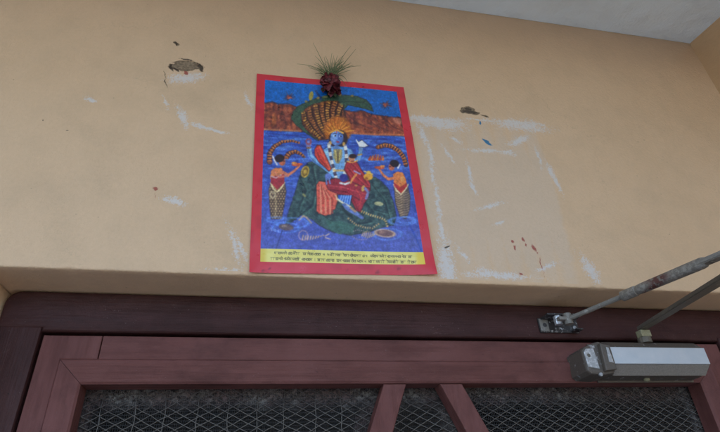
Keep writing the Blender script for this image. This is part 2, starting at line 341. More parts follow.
    for nm, keys in (('marks_a', 'ghost dirt white'), ('marks_b', 'chip dark blue'), ('marks_c', 'red drip spare')):
        ca = me.color_attributes.new(nm, 'FLOAT_COLOR', 'POINT'); c = np.full((len(co), 4), -2., np.float32)
        for q, k in enumerate(keys.split()):
            if k in G: c[nv0:, q] = G[k].reshape(-1)
        ca.data.foreach_set('color', c.reshape(-1))
    o = link('wall', me, M['wall'])
    o['label'] = 'peach plastered wall with scraped white marks and red splashes above the maroon door'; o['category'] = 'wall'; o['kind'] = 'thing'
CY = -1.36                              # outer edge of the porch slab
sp0 = np.array([1.0526, 0.0]); q = at_z(720, 17, ZC); sdir = (q[:2] - sp0) / np.linalg.norm(q[:2] - sp0)
sp1 = sp0 + sdir * ((-CY - .01) / -sdir[1]); sp2 = sp0 + sdir * (.05 / sdir[1])
bm = bmesh.new()
add_prism(bm, [(0, 0), (1, 0), (1, 1), (0, 1)], 0, 1)
for v, p in zip(sorted(bm.verts, key=lambda v: (v.co.z, v.co.y, v.co.x)), [(sp1[0], sp1[1], 0), (sp1[0] + .2, sp1[1], 0), (sp2[0], sp2[1], 0), (sp2[0] + .2, sp2[1], 0), (sp1[0], sp1[1], ZC + .09), (sp1[0] + .2, sp1[1], ZC + .09), (sp2[0], sp2[1], ZC + .09), (sp2[0] + .2, sp2[1], ZC + .09)]):
    v.co = p
o = obj('side_wall', bm, M['side']); o['label'] = 'darker orange-brown side wall at the upper right corner under the white ceiling'; o['category'] = 'wall'; o['kind'] = 'thing'
bm = bmesh.new(); add_box(bm, -5, 1.0526 + .5, CY, -.0004, ZC, ZC + .096)
o = obj('ceiling', bm, M['ceil']); o['kind'] = 'structure'
bm = bmesh.new(); add_box(bm, -5, 3, CY - .5, 0.0, -.12, -.004)
o = obj('floor', bm, M['floor']); o['kind'] = 'structure'
bm = bmesh.new(); bmesh.ops.create_grid(bm, x_segments=1, y_segments=1, size=300)
for v in bm.verts: v.co.z = -.13
o = obj('ground', bm, M['ground']); o['kind'] = 'structure'
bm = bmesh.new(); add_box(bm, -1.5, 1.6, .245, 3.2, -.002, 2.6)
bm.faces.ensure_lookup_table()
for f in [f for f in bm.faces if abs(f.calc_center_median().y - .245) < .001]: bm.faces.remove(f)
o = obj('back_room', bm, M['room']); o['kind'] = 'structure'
# ------------------------------------------------------------------ door frame
fx0, fx1, fy0, fy1, ft = -.3525, .8845, DD - .004, DD + .016, 2.0588
fi0, fi1, fz = -.2945, .8265, 1.9990
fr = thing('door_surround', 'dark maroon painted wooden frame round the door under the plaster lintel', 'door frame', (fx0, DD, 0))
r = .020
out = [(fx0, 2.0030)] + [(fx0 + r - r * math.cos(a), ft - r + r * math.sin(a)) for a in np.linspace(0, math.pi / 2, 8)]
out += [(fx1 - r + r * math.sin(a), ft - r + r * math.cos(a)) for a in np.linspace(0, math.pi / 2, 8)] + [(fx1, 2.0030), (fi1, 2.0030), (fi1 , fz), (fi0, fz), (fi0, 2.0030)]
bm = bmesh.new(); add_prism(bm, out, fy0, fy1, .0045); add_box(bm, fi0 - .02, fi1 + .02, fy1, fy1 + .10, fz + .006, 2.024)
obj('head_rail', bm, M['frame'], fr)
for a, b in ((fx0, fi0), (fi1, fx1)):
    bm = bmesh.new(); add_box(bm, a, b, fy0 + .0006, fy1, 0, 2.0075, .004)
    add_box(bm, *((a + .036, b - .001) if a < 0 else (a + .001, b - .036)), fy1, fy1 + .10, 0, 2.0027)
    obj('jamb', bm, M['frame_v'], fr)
# ------------------------------------------------------------------ door leaf
dx0, dx1, dz1 = -.2905, .8225, 1.9945
mx0, mx1, mz1 = -.2288, .7590, 1.9277
bz, bw = 1.9608, .0331
door = thing('door', 'faded maroon screen door with diagonal braces over wire grille', 'door', ((dx0 + dx1) / 2, DD, 0))
T = .044
jx = at(100, 347, DD)[0]
bm = bmesh.new(); add_prism(bm, [(dx0, .01), (mx0 - bw, .01), (mx0 - bw, bz), (jx, bz), (jx, dz1), (dx0, dz1)], DD, DD + T, .0014, 2); obj('stile', bm, M['door_v'], door)
bm = bmesh.new(); add_prism(bm, [(mx1 + bw, .01), (dx1, .01), (dx1, dz1), (mx1 + .006, dz1), (mx1 + .006, bz), (mx1 + bw, bz)], DD, DD + T, .0014, 2); obj('stile', bm, M['door_v'], door)
bm = bmesh.new(); add_box(bm, jx + .0011, mx1 + .0050, DD + .0002, DD + T, bz, dz1, .0014); obj('top_rail', bm, M['door'], door)
mz0 = .95
bm = bmesh.new(); add_box(bm, mx0 - bw + .001, mx1 + bw - .001, DD + .0002, DD + T, .84, mz0 - bw - .0006, .0016); obj('middle_rail', bm, M['door'], door)
bm = bmesh.new(); add_box(bm, mx0 - bw + .001, mx1 + bw - .001, DD + .012, DD + T, .15, .839); obj('lower_panel', bm, M['door'], door)
bm = bmesh.new(); add_box(bm, mx0 - bw + .001, mx1 + bw - .001, DD + .0002, DD + T, .01, .149, .0016); obj('bottom_rail', bm, M['door'], door)
def bead(A, B, nrm, mat):
    """mitred beading from corner A to B (inner line), widening by bw along nrm; sloping face"""
    bm = bmesh.new(); A = np.array(A); B = np.array(B); n = np.array(nrm); t = (B - A) / np.linalg.norm(B - A)
    A = A + t * .0003; B = B - t * .0003
    pr = [(0.0, DD + .0340), (0.0, DD + .0045), (.0030, DD + .0022), (bw - .006, DD - .0036), (bw - .0020, DD - .0030), (bw + .0010, DD + .0012), (bw + .0010, DD + .034)]
    rings = []
    for P, s in ((A, -1), (B, 1)):
        rings.append([bm.verts.new((P[0] + n[0] * d + t[0] * s * d, y, P[1] + n[1] * d + t[1] * s * d)) for d, y in pr])
    k = len(pr)
    for i in range(k): bm.faces.new((rings[0][i], rings[0][(i + 1) % k], rings[1][(i + 1) % k], rings[1][i]))
    bm.faces.new(rings[0][::-1]); bm.faces.new(rings[1])
    obj('beading', bm, mat, door)
bead((mx0, mz1), (mx1, mz1), (0, 1), M['door']); bead((mx1, mz0), (mx0, mz0), (0, -1), M['door'])
bead((mx0, mz0), (mx0, mz1), (-1, 0), M['door_v']); bead((mx1, mz1), (mx1, mz0), (1, 0), M['door_v'])
for tl, tr, bl, br in (((384, 383), (406, 383), (367, 432), (395, 432)), ((440, 383), (462, 383), (465, 432), (492, 432))):
    P = [at(*p, DD + .006) for p in (tl, tr, bl, br)]; c0 = (P[0] + P[1]) / 2; c1 = (P[2] + P[3]) / 2; d = (c1 - c0); k = (mz0 - mz1) / d[2]; hw = .0165 * math.hypot(1, d[0] / d[2])
    e = c0[0] + d[0] * k
    bm = bmesh.new(); add_prism(bm, [(c0[0] - hw, mz1 - .0004), (e - hw, mz0 + .0004), (e + hw, mz0 + .0004), (c0[0] + hw, mz1 - .0004)], DD + .006, DD + .034, .0015)
    obj('brace', bm, M['door_v'], door)
# expanded-metal grille: zigzag strands meeting at the knuckles
CW, CH = .0226, .0120; gy = DD + .0370
bm = bmesh.new(); nz = int((mz1 - mz0) / CH) + 1; nx = int((mx1 - mx0) / (CW / 2)) + 1
gj = {}
def node(i, jz):
    k = (i, jz)
    if k not in gj:
        x = mx0 + i * CW / 2; z = mz1 - jz * CH / 2
        gj[k] = Vector((x + random.gauss(0, .0005) + .002 * math.sin(z * 31 + 1), gy + random.gauss(0, .0005) + .0012 * math.sin(x * 19) * math.sin(z * 27), z + random.gauss(0, .0004) + .0012 * math.sin(x * 23)))
    return gj[k]
for rz in range(nz * 2):
    # row rz zigzags between level rz and rz+1
    pts = []
    for i in range(nx + 1):
        lv = rz + ((i + rz) % 2)
        pts.append(node(i, lv) + Vector((0, .0004 if rz % 2 else -.0004, 0)))
    add_tube(bm, pts, .00062, 4, False)
gr = obj('wire_grille', bm, M['grille'], door)
for i in range(9):
    bm = bmesh.new(); x = mx0 + .022 + i * .0430 + random.uniform(-.004, .004)
    add_tube(bm, [(x + .0009 * math.sin(k * 1.9 + i), gy + .0016, mz1 + .004 - k * .012) for k in range(int((mz1 - mz0) / .012) + 1)], .00055, 5)
    obj('tie_wire', bm, M['grille'], gr)
bm = bmesh.new(); 
vs = [bm.verts.new(p) for p in ((mx0 - .01, DD + .0405, mz0 - .01), (mx1 + .01, DD + .0405, mz0 - .01), (mx1 + .01, DD + .0405, mz1 + .01), (mx0 - .01, DD + .0405, mz1 + .01))]
bm.faces.new(vs); obj('insect_screen', bm, M['screen'], door)
# ------------------------------------------------------------------ door closer
cl = thing('door_closer', 'overhead door closer with silver cover and jointed arm fixed to the top of the door', 'door closer', (.65, DD, 1.955))
D = .050; yf = DD - D
bx0, bx1 = .5585, .7365
prof = [(DD - .0002, 1.9290), (DD - .034, 1.9300), (yf, 1.9430), (yf, 1.9704), (DD - .036, 1.9830), (DD - .0002, 1.9842)]
bm = bmesh.new(); add_prism(bm, prof, bx0, bx1, axis='x'); body = obj('body', bm, M['cast'], cl)
# bright cover plate lapping the front facet, its chamfer coloured darker as shade
bm = bmesh.new(); add_box(bm, bx0 - .002, bx1 + .0014, yf - .0016, yf + .0002, 1.9434, 1.9702, .0005, 1); obj('cover_plate', bm, M['alu'], cl)
M['grey'] = worn_metal('shaded_facet_grey', (.27, .245, .22), (.33, .31, .29), .62, .45, .5, 60)  # grey-brown colour carries the shade of the downward facet
bm = bmesh.new(); v = Vector((0, yf - (DD - .034), 1.9430 - 1.9300)).normalized(); nn = Vector((0, -v.z, v.y))
if nn.z > 0: nn = -nn
a = Vector((0, DD - .034, 1.9300)); b = Vector((0, yf, 1.9430))
vs = []
for xx in (bx0 + .004, bx1 - .0004):
    for q in (a, b - v * .0004, b - v * .0004 + nn * .0012, a + nn * .0012): vs.append(bm.verts.new((xx, q.y, q.z)))
for f in ((0, 1, 2, 3), (7, 6, 5, 4), (0, 4, 5, 1), (1, 5, 6, 2), (2, 6, 7, 3), (3, 7, 4, 0)): bm.faces.new([vs[i] for i in f])
obj('lower_cover', bm, M['grey'], cl)
# cast end cap on the left: stepped, with lug, worn corners and screws
cx0, cx1 = .5125, .5600
capo = [(cx0, 1.934), (cx0 + .006, 1.9290), (cx0 + .030, 1.9275), (cx1, 1.9300), (cx1, 1.9765), (cx1 - .012, 1.9815), (cx0 + .028, 1.9800), (cx0 + .006, 1.972), (cx0, 1.967)]
bm = bmesh.new(); add_prism(bm, capo, yf + .0045, DD - .0003, .004, 2)
add_prism(bm, [(cx0 + .027, 1.932), (cx1 - .0003, 1.934), (cx1 - .0003, 1.9735), (cx0 + .030, 1.9755)], yf - .0035, yf + .0046, .0018, 2)
cap = obj('end_cap', bm, M['cast'], cl)
bm = bmesh.new(); add_prism(bm, [(cx0 + .0025, 1.9395), (cx0 + .0215, 1.9365), (cx0 + .0205, 1.9690), (cx0 + .0065, 1.9685), (cx0 + .002, 1.963)], yf + .0028, yf + .0048, .0006, 1); obj('worn_lug', bm, M['bright'], cap)
M['chip'] = M['bright']
def screw(P, nrm, rr, h, mat, parent, name='screw'):
    bm = bmesh.new(); P = Vector(P); n = Vector(nrm).normalized()
    add_tube(bm, [P - n * .001, P + n * h * .7, P + n * h], [rr, rr, rr * .72], 12)
    u = n.orthogonal().normalized(); w = n.cross(u)
    t = bmesh.new(); bmesh.ops.create_cube(t, size=1)
    merge(bm, t, Matrix.Translation(P + n * h) @ Matrix((u, w, n)).transposed().to_4x4() @ Matrix.Diagonal((rr * 1.3, rr * .25, h * .3, 1)))
    return obj(name, bm, mat, parent)
screw((cx0 + .0405, yf - .0035, 1.955), (0, -1, 0), .0032, .0012, M['bright'], cap)
bm = bmesh.new(); add_prism(bm, [(cx0 + .036, 1.9455), (cx0 + .0435, 1.9440), (cx0 + .0425, 1.9680), (cx0 + .0385, 1.9690)], yf - .0046, yf - .0036, .0003, 1); obj('highlight_strip', bm, M['bright'], cap)  # bright strip added as the highlight on the cap face
screw((cx0 + .0085, yf + .0045, 1.9575), (0, -1, 0), .0030, .0026, M['dark_steel'], cap)
screw((cx0 + .0215, yf + .0060, 1.9285), (0, -1, -.3), .0030, .0030, M['bright'], cap)
# mounting plate above and below, valve screw underneath
bm = bmesh.new(); add_box(bm, .556, .7400, DD - .0035, DD - .0003, 1.9262, 1.9905, .0012); obj('mounting_plate', bm, M['dark_steel'], cl)
sc = at(645, 377.5, DD - .012)
screw((sc[0], DD - .014, 1.9288), (0, 0, -1), .0050, .0035, M['olive'], cl, 'valve_screw')
# spindle and arms
zs = 2.003; SP = np.array([.6455, DD - .033, zs])
bm = bmesh.new(); add_tube(bm, [(SP[0], SP[1], 1.983), (SP[0], SP[1], 1.992)], .011, 16); obj('spindle', bm, M['dark_steel'], cl)
bm = bmesh.new(); add_box(bm, SP[0] - .0095, SP[0] + .0095, SP[1] - .009, SP[1] + .004, 1.9925, 2.0040, .0012); obj('arm_hub', bm, M['olive'], cl)
zE = 2.012; E = at_z(803, 231, zE)
bm = bmesh.new(); A0 = (SP[0] + .001, SP[1] + .001, 2.0088); E0 = (E[0], E[1], zE + .001)
add_bar(bm, A0, E0, .015, .023, .007); arm = obj('main_arm', bm, M['dark_steel'], cl)
PV = at_z(568, 319, 2.021)
up = lambda f, dz=.0: Vector(PV) * (1 - f) + Vector((E[0], E[1], zE + .011)) * f + Vector((0, 0, dz))
def frac(px):   # fraction along the forearm that falls on picture column px
    lo, hi = 0., 1.
    for _ in range(40):
        mid = (lo + hi) / 2
        if to_px(np.array(up(mid)))[0] < px: lo = mid
        else: hi = mid
    return lo
f1, f2 = frac(622), frac(703)
bm = bmesh.new(); n = 110
pp = [up(f1 * 1.03 * k / n) for k in range(n + 1)]
add_tube(bm, pp, [(.0040 if k % 2 else .0034) for k in range(n + 1)], 10); rod = obj('threaded_rod', bm, M['rod'], cl)
bm = bmesh.new(); add_tube(bm, [up(f1), up(f1 + .002), up(f1 + .07), up(f1 + .072), up(f1 + .10), up(f2 - .005), up(f2 + .01)], [.0062, .0078, .0078, .0068, .0076, .0080, .0070], 18)
mt = NT('grey_worn_steel_red_smear'); xx = mt.xyz()[0]; xa, xb = up(frac(640)).x, up(frac(656)).x
nz_ = mt.noise(130, 5, .7); ff = mt.noise(420, 4, .6)
cc = mt.mix(mt.rng(nz_, .5, .56), mt.mix(mt.rng(ff, .35, .7), (.225, .205, .18), (.16, .145, .125)), (.29, .27, .24))
sm = mt.math('MULTIPLY', mt.math('MULTIPLY', mt.rng(xx, xa - .003, xa + .002), mt.rng(xx, xb + .003, xb - .002)), mt.rng(nz_, .43, .50))
M['tube'] = mt.finish(mt.mix(mt.math('MULTIPLY', sm, .9), cc, (.10, .022, .018)), .45, mt.bump(ff, .0006, .7), .35)
tube = obj('forearm_tube', bm, M['tube'], cl)
bm = bmesh.new(); a = up(f2 - .02); b = up(1.0)
add_bar(bm, a, b + (b - a).normalized() * .012, .0165, .0165, .007); fl = obj('forearm_end', bm, M['rod'], cl)
c = up(frac(711)); screw((c.x, c.y, c.z - .0035), (0, 0, -1), .0042, .0016, M['dark_steel'], fl, 'rivet')
bm = bmesh.new(); add_tube(bm, [(E[0], E[1], zE - .008), (E[0], E[1], zE + .019)], .0075, 16); obj('elbow_pivot', bm, M['dark_steel'], cl)
# frame bracket with its knuckle
bA = at(539, 324, DD - .006); bB = at(577, 326, DD - .006)
bm = bmesh.new(); x0, x1 = bA[0] - .001, bB[0] + .001
add_box(bm, x0, x1, DD - .0075, DD - .0042, 2.0085, 2.0335, .0008)
add_box(bm, x0 + .004, x1 - .004, DD - .033, DD - .0076, 2.0300, 2.0332, .0008); add_box(bm, x1 - .016, x1 - .003, DD - .024, DD - .0076, 2.0088, 2.0116, .0008)
br = obj('frame_bracket', bm, M['bracket'], cl)
bm = bmesh.new(); add_prism(bm, [(x0 + .001, 2.010), (x0 + .016, 2.0095), (x0 + .0175, 2.031), (x0 + .001, 2.032)], DD - .0095, DD - .0076, .0006, 1); obj('bracket_plate', bm, M['rod'], br)
screw((x0 + .009, DD - .0095, 2.0205), (0, -1, 0), .0036, .0012, M['bracket'], br)
screw((x1 - .008, DD - .0075, 2.0175), (0, -1, 0), .0034, .0020, M['bright'], br)
kn = at(557, 321.5, DD - .028); bm = bmesh.new(); add_tube(bm, [(kn[0], DD - .031, kn[2] - .0065), (kn[0], DD - .031, kn[2] + .0080)], .0062, 6); obj('nut', bm, M['bright'], br)
bm = bmesh.new(); add_tube(bm, [(PV[0], PV[1], PV[2] - .009), (PV[0], PV[1], PV[2] + .009)], .0068, 14)
add_box(bm, kn[0] - .004, PV[0] + .003, PV[1] - .005, PV[1] + .005, PV[2] - .003, PV[2] + .003, .001); obj('pivot_eye', bm, M['rod'], br)
# ------------------------------------------------------------------ poster
KLUM = 1.34                              # painted colours are given as they look in the shade; this brings them back to paper reflectance
PW, PH, PR = .42 * .68, .6032 * .68, .0296
PO = np.array([-.0206 * .68, .4789 * .68 + 1.737])
def uv_to_xz(u, v):
    x = u * PW; z = v * PH; c, s = math.cos(PR), math.sin(PR); return PO[0] + c * x - s * z, PO[1] + s * x + c * z
def px_uv(px, py):
    P = at(px, py); dx, dz = P[0] - PO[0], P[2] - PO[1]; c, s = math.cos(PR), math.sin(PR)
    return (c * dx + s * dz) / PW, (-s * dx + c * dz) / PH
def wave(u, v):
    return -.0012 - .0017 * (1 + np.sin(u * 7 + v * 3)) * .5 - .0010 * (1 + np.sin(v * 14 - u * 2)) * .5 - .004 * np.clip(1 - np.hypot((1 - u) * 5, v * 7), 0, 1) ** 2 - .003 * np.clip(1 - np.hypot(u * 6, v * 9), 0, 1) ** 2
class Canvas:
    def __init__(s, X, Y): s.X, s.Y = X, Y; s.c = np.zeros(X.shape + (3,)); s.shape = X.shape
    def paint(s, mask, col, a=1.0):
        m = np.clip(mask, 0, 1)[..., None] * a
        s.c = s.c * (1 - m) + np.asarray(col, float) * m if np.ndim(col) == 1 else s.c * (1 - m) + col * m
    def poly(s, pts, wob=0):
        s.last = pts; X, Y = s.X, s.Y
        if wob: X = X + s.n1 * wob; Y = Y + s.n2 * wob
        ins = np.zeros(s.shape, bool); n = len(pts)
        for i in range(n):
            (x0, y0), (x1, y1) = pts[i], pts[(i + 1) % n]
            if y0 == y1: continue
            ins ^= ((Y < max(y0, y1)) & (Y >= min(y0, y1)) & (X < x0 + (Y - y0) * (x1 - x0) / (y1 - y0)))
        return ins.astype(float)
    def edge(s, col=(30, 20, 30), w=.8, a=.6): s.paint(s.line(list(s.last) + [s.last[0]], w), col, a)
    def ell(s, cx, cy, rx, ry, ang=0, soft=.15):
        c, q = math.cos(ang), math.sin(ang); dx, dy = s.X - cx, s.Y - cy
        d = np.hypot((c * dx + q * dy) / rx, (-q * dx + c * dy) / ry); return np.clip((1 - d) / soft + .5, 0, 1)
    def ring(s, cx, cy, rx, ry, w, ang=0):
        c, q = math.cos(ang), math.sin(ang); dx, dy = s.X - cx, s.Y - cy
        d = np.hypot((c * dx + q * dy) / rx, (-q * dx + c * dy) / ry); return np.clip(1.2 - np.abs(d - 1) * min(rx, ry) / w, 0, 1)
    def line(s, pts, w, w1=None, dash=None):
        best = np.full(s.shape, 1e9); acc = 0; tot = sum(math.hypot(b[0] - a[0], b[1] - a[1]) for a, b in zip(pts, pts[1:]))
        along = np.zeros(s.shape)
        for (x0, y0), (x1, y1) in zip(pts, pts[1:]):
            L = math.hypot(x1 - x0, y1 - y0); t = np.clip(((s.X - x0) * (x1 - x0) + (s.Y - y0) * (y1 - y0)) / L ** 2, 0, 1)
            d = np.hypot(s.X - x0 - t * (x1 - x0), s.Y - y0 - t * (y1 - y0)); al = (acc + t * L)
            ww = w if w1 is None else w + (w1 - w) * al / tot
            r_ = d - ww / 2
            along = np.where(r_ < best, al, along); best = np.minimum(best, r_); acc += L
        m = np.clip(.5 - best / .5, 0, 1)
        if dash: m = m * np.clip(.5 + 2.2 * (np.sin(along * 2 * math.pi / dash)), 0, 1)
        return m
def vnoise(shape, cells, seed):
    g = np.random.RandomState(seed).rand(cells[0] + 2, cells[1] + 2)
    y = np.linspace(0, cells[0], shape[0]); x = np.linspace(0, cells[1], shape[1]); yi = y.astype(int); xi = x.astype(int)
    fy = (y - yi)[:, None]; fx = (x - xi)[None]; fy = fy * fy * (3 - 2 * fy); fx = fx * fx * (3 - 2 * fx)
    a = g[np.ix_(yi, xi)]; b = g[np.ix_(yi, xi + 1)]; c = g[np.ix_(yi + 1, xi)]; d = g[np.ix_(yi + 1, xi + 1)]
    return (a * (1 - fx) + b * fx) * (1 - fy) + (c * (1 - fx) + d * fx) * fy
def paint_picture(C):
    sh = C.shape; N = lambda a, b, k: vnoise(sh, (a, b), k)
    fine = N(210, 150, 1); mid = N(70, 50, 2); C.n1 = N(60, 44, 3) - .5; C.n2 = N(60, 44, 4) - .5; hor = N(120, 18, 5); ver = N(16, 80, 6); scale = N(160, 110, 7)
    X, Y = C.X, C.Y
    t = np.clip((Y - 80) / 55, 0, 1)[..., None]
    C.c = np.array([8, 92, 172.]) * (1 - t) + np.array([14, 84, 160.]) * t
    # sea
    yh = 131 + (X - 264) * .045
    sea = np.clip((Y - yh) / 1.0, 0, 1); t = np.clip((Y - 135) / 110, 0, 1)[..., None]
    sc = np.array([44, 78, 164.]) * (1 - t) + np.array([70, 80, 158.]) * t
    C.paint(sea, sc); calm = np.clip((250 - Y) / 110, .15, 1); C.paint(sea * calm * np.clip((hor - .60) * 5, 0, 1), (100, 140, 206), .6); C.paint(sea * calm * np.clip((.38 - hor) * 5, 0, 1), (32, 36, 116), .6)
    # mountains
    for pts in ([(260, 104), (266, 104), (272, 102.5), (279, 105), (287, 104), (293, 106), (299, 109), (304, 114), (304, 132.5), (260, 131)],
                [(338, 116), (345, 111), (352, 113), (361, 111.5), (369, 115), (378, 116.5), (389, 118.5), (398, 118.5), (412, 120), (412, 138), (380, 136.2), (355, 134.5), (338, 133)]):
        mk = C.poly(pts, 2.0); C.paint(mk, (116, 52, 42)); vv = ver * .6 + mid * .4; C.paint(mk * np.clip((vv - .54) * 5, 0, 1), (168, 88, 54), .65); C.paint(mk * np.clip((.45 - vv) * 6, 0, 1), (66, 30, 34), .7); C.paint(mk * np.clip((Y - 124) / 12, 0, 1), (170, 84, 50), .45); C.edge((50, 24, 40), 1.2, .6)
        C.paint(mk * np.clip((fine - .6) * 4, 0, 1), (176, 110, 70), .35)
    for k in range(6): C.paint(C.line([(346 + k * 9, 114 + k * .8), (356 + k * 9, 124 + k), (372 + k * 9, 131 + k)], 1.6, .6), (150, 62, 52) if k % 2 else (78, 30, 38), .7)
    C.paint(C.line([(262, 130.6), (300, 132)], 1.8), (176, 116, 84), .8); C.paint(C.line([(345, 134), (375, 136), (404, 136.4)], 2.0), (188, 104, 66), .8)
    C.paint(C.ell(397, 122, 5, 2.6, .5, .5), (190, 116, 92), .8); C.paint(C.ell(274, 121, 2.4, 6, .1, .6), (184, 104, 54), .6); C.paint(C.ell(286, 114, 2, 7, -.1, .6), (160, 84, 64), .6)
    # little suns
    rq = random.Random(8)
    for cx, cy in ((289, 98), (385.5, 106)):
        for k in range(13):
            a = k * math.pi / 6.5 + rq.uniform(-.2, .2); q = rq.uniform(3.6, 7); C.paint(C.line([(cx, cy), (cx + q * math.cos(a), cy + q * .75 * math.sin(a))], 1.5, .5), (104, 58, 66) if k % 2 else (52, 40, 72), .85)
        for k in range(5): C.paint(C.ell(cx + rq.uniform(-1.6, 1.6), cy + rq.uniform(-1.4, 1.4), 1.2, 1.0, 0, .5), (186, 100, 74) if k % 2 else (140, 66, 62), .8)
    # great serpent: hoods
    green = (48, 74, 58)
    mk = C.poly([(291, 120), (293, 112), (298, 107), (306, 103), (316, 99), (328, 96), (344, 96), (357, 97.5), (366, 101), (371, 107), (373, 113), (367, 110.5), (358, 108), (348, 106), (344, 110), (346, 124), (330, 132), (318, 142), (306, 134), (296, 126)], 1.4)
    C.paint(mk, green); C.edge(); C.paint(mk * np.clip((fine - .55) * 5, 0, 1), (80, 104, 76), .45); C.paint(mk * np.clip((.40 - scale) * 5, 0, 1), (28, 44, 40), .5)
    C.paint(C.line([(338, 103), (352, 102.5), (364, 104), (371, 110)], 1.0), (30, 48, 40), .7)
    hood = C.poly([(301, 116), (305, 109), (314, 104.5), (327, 101.5), (338, 102), (343, 108), (346, 120), (340, 128), (331, 131), (327, 141), (319, 141), (309, 134), (302, 125)], 1.0)
    C.paint(hood, (84, 42, 32)); C.edge(); C.paint(hood * np.clip((fine - .55) * 5, 0, 1), (150, 88, 44), .6); C.paint(hood * np.clip((.40 - fine) * 5, 0, 1), (44, 22, 24), .6) 
    cur = [[(303, 113), (305, 121), (311, 130), (320, 139)], [(309, 109), (310.5, 117), (315, 127), (322, 137)], [(315.5, 106), (317, 115), (319.5, 124), (324, 134)], [(322, 104), (322, 113), (323.5, 122), (326.5, 131)],
           [(328.5, 103), (327, 111), (327.5, 119), (330, 127)], [(335.5, 103), (333, 110), (332.5, 117), (334, 124)], [(341, 106), (338.5, 112), (338, 118), (338, 123)]]
    for k, cc in enumerate(cur):
        C.paint(C.line([(x + 2.6, y) for x, y in cc], 1.6), (40, 20, 22), .9)
        brk_ = np.clip((fine - .22) * 4, .35, 1); C.paint(brk_ * C.line(cc, 4.0, 2.8, 2.5), (204, 150, 60) if k % 2 == 0 else (186, 118, 54), .9)
    C.paint(C.ell(311, 96.5, 2.2, 4.6, .2), (150, 134, 62)); C.paint(C.line([(316, 92), (321, 100)], 2.2), (32, 56, 104), .9); C.paint(C.ell(325, 97.5, 3, 1.3), (134, 132, 84), .7)
    for x_, y_ in ((306, 102), (318, 98.5), (340, 96), (352, 97)): C.paint(C.ell(x_, y_, 1.6, 1.2), (150, 120, 60), .8)
    # serpent coils under the seated figures
    mk = C.poly([(301, 172), (308, 163), (316, 162), (326, 168), (340, 176), (366, 178), (374, 178), (381, 182), (388, 190), (393, 203), (396, 218), (393, 226), (383, 228), (371, 232), (350, 236), (332, 233), (320, 227), (311, 220), (301, 216), (293, 222), (285, 229), (288, 214), (295, 193)], 1.6)
    C.paint(mk, (48, 72, 74)); C.edge(); C.paint(mk * np.clip((fine - .52) * 5, 0, 1), (80, 104, 98), .5); C.paint(mk * np.clip((.42 - scale) * 4, 0, 1), (30, 46, 54), .45); C.paint(mk * np.clip((mid - .52) * 4, 0, 1), (66, 94, 92), .5); C.paint(mk * np.clip((.42 - mid) * 4, 0, 1), (28, 44, 58), .5)
    for pts in ([(312, 166), (316, 186), (312, 206), (300, 216)], [(372, 184), (384, 200), (390, 222)], [(318, 214), (330, 222), (350, 226), (372, 222)], [(300, 178), (306, 190), (298, 210)], [(364, 200), (372, 210), (386, 214)]):
        C.paint(C.line(pts, 2.6, 1.2), (22, 36, 46), .6); C.paint(C.line([(x + 1.8, y + 1.6) for x, y in pts], 1.1), (92, 130, 112), .45)
    C.paint(C.poly([(326, 222), (340, 222), (356, 226), (352, 233), (340, 235), (330, 231)], 1), (58, 100, 88), .7)
    C.paint(C.ell(305, 172.5, 4, 6, .3), (176, 142, 58)); C.paint(C.ring(305, 172.5, 2.2, 3.6, .8, .3), (92, 66, 30), .8)
    C.paint(C.ell(378.5, 204.5, 4.6, 2, .15), (160, 158, 118)); C.paint(C.ell(304, 196, 2.4, 1.2, .8), (130, 128, 84), .9)
    C.paint(C.line([(299, 221), (303, 217), (306, 218), (311, 224)], 1.6), (176, 148, 120), .9)
    C.paint(C.line([(361, 212), (371, 216), (381, 219), (385, 221), (387, 227)], 2.6, 2.0, 2.4), (196, 158, 96)); C.paint(C.line([(348, 219), (355, 225), (364, 228), (372, 229), (378, 225)], 2.0, 2.0, 2.4), (184, 148, 100))
    # ---- left attendant, half fish
    def serp(pts, w, w1=None):
        C.paint(C.line(pts, w + 1.4, w1), (58, 28, 30), .85); C.paint(C.line(pts, w, w1, 2.8), (188, 100, 46), .95); C.paint(C.line([(x + .6, y - 1) for x, y in pts], 1.0, .8, 2.2), (206, 150, 80), .8)
    serp([(269.5, 163), (269.5, 155), (274, 148), (282, 143), (292, 142), (299, 144)], 4.6, 1.6); serp([(286, 159), (289, 154.5), (295, 152.5), (301, 155), (304, 158)], 4.2, 2.4)
    C.paint(C.line([(284, 161), (295, 160.5), (306, 159)], 1.4), (86, 128, 206), .7)
    tail = C.poly([(270.5, 184), (284.6, 184), (286, 192), (284.5, 203), (283, 212), (281.6, 220), (271, 220), (269.5, 206), (268.6, 191)])
    C.paint(tail, (138, 112, 82)); C.edge(); C.paint(tail * np.clip((X - 279) / 5, 0, 1), (96, 72, 60), .5)
    for k in range(13):
        for j in range(6): C.paint(tail * C.ring(270 + j * 2.7 + (k % 2) * 1.35, 190 + k * 2.5, 1.4, 1.3, .6), (66, 48, 46), .75); C.paint(tail * C.ell(270 + j * 2.7 + (k % 2) * 1.35, 189.6 + k * 2.5, .7, .7), (190, 160, 116), .7)
    C.paint(tail * C.line([(275, 193), (276, 205), (275, 219)], 1.6), (204, 178, 130), .5)
    C.paint(C.line([(270.6, 184), (273.5, 190), (277, 193), (281, 189), (284.4, 183.5)], 1.5), (212, 186, 140)); C.paint(C.ring(272.5, 196, 2.4, 3, .7), (206, 188, 150), .8)
    C.paint(C.poly([(271.2, 172), (275, 169), (281.6, 169), (284, 176), (284, 184), (277, 191), (270.6, 184), (270, 177)], .5), (200, 116, 68)); C.paint(C.poly([(271, 178), (284, 175), (284.4, 184), (277.4, 190.5), (270.6, 184)]), (152, 42, 54)); C.paint(C.line([(271, 177.5), (276, 179), (281, 176)], 1.4), (196, 168, 170), .8)
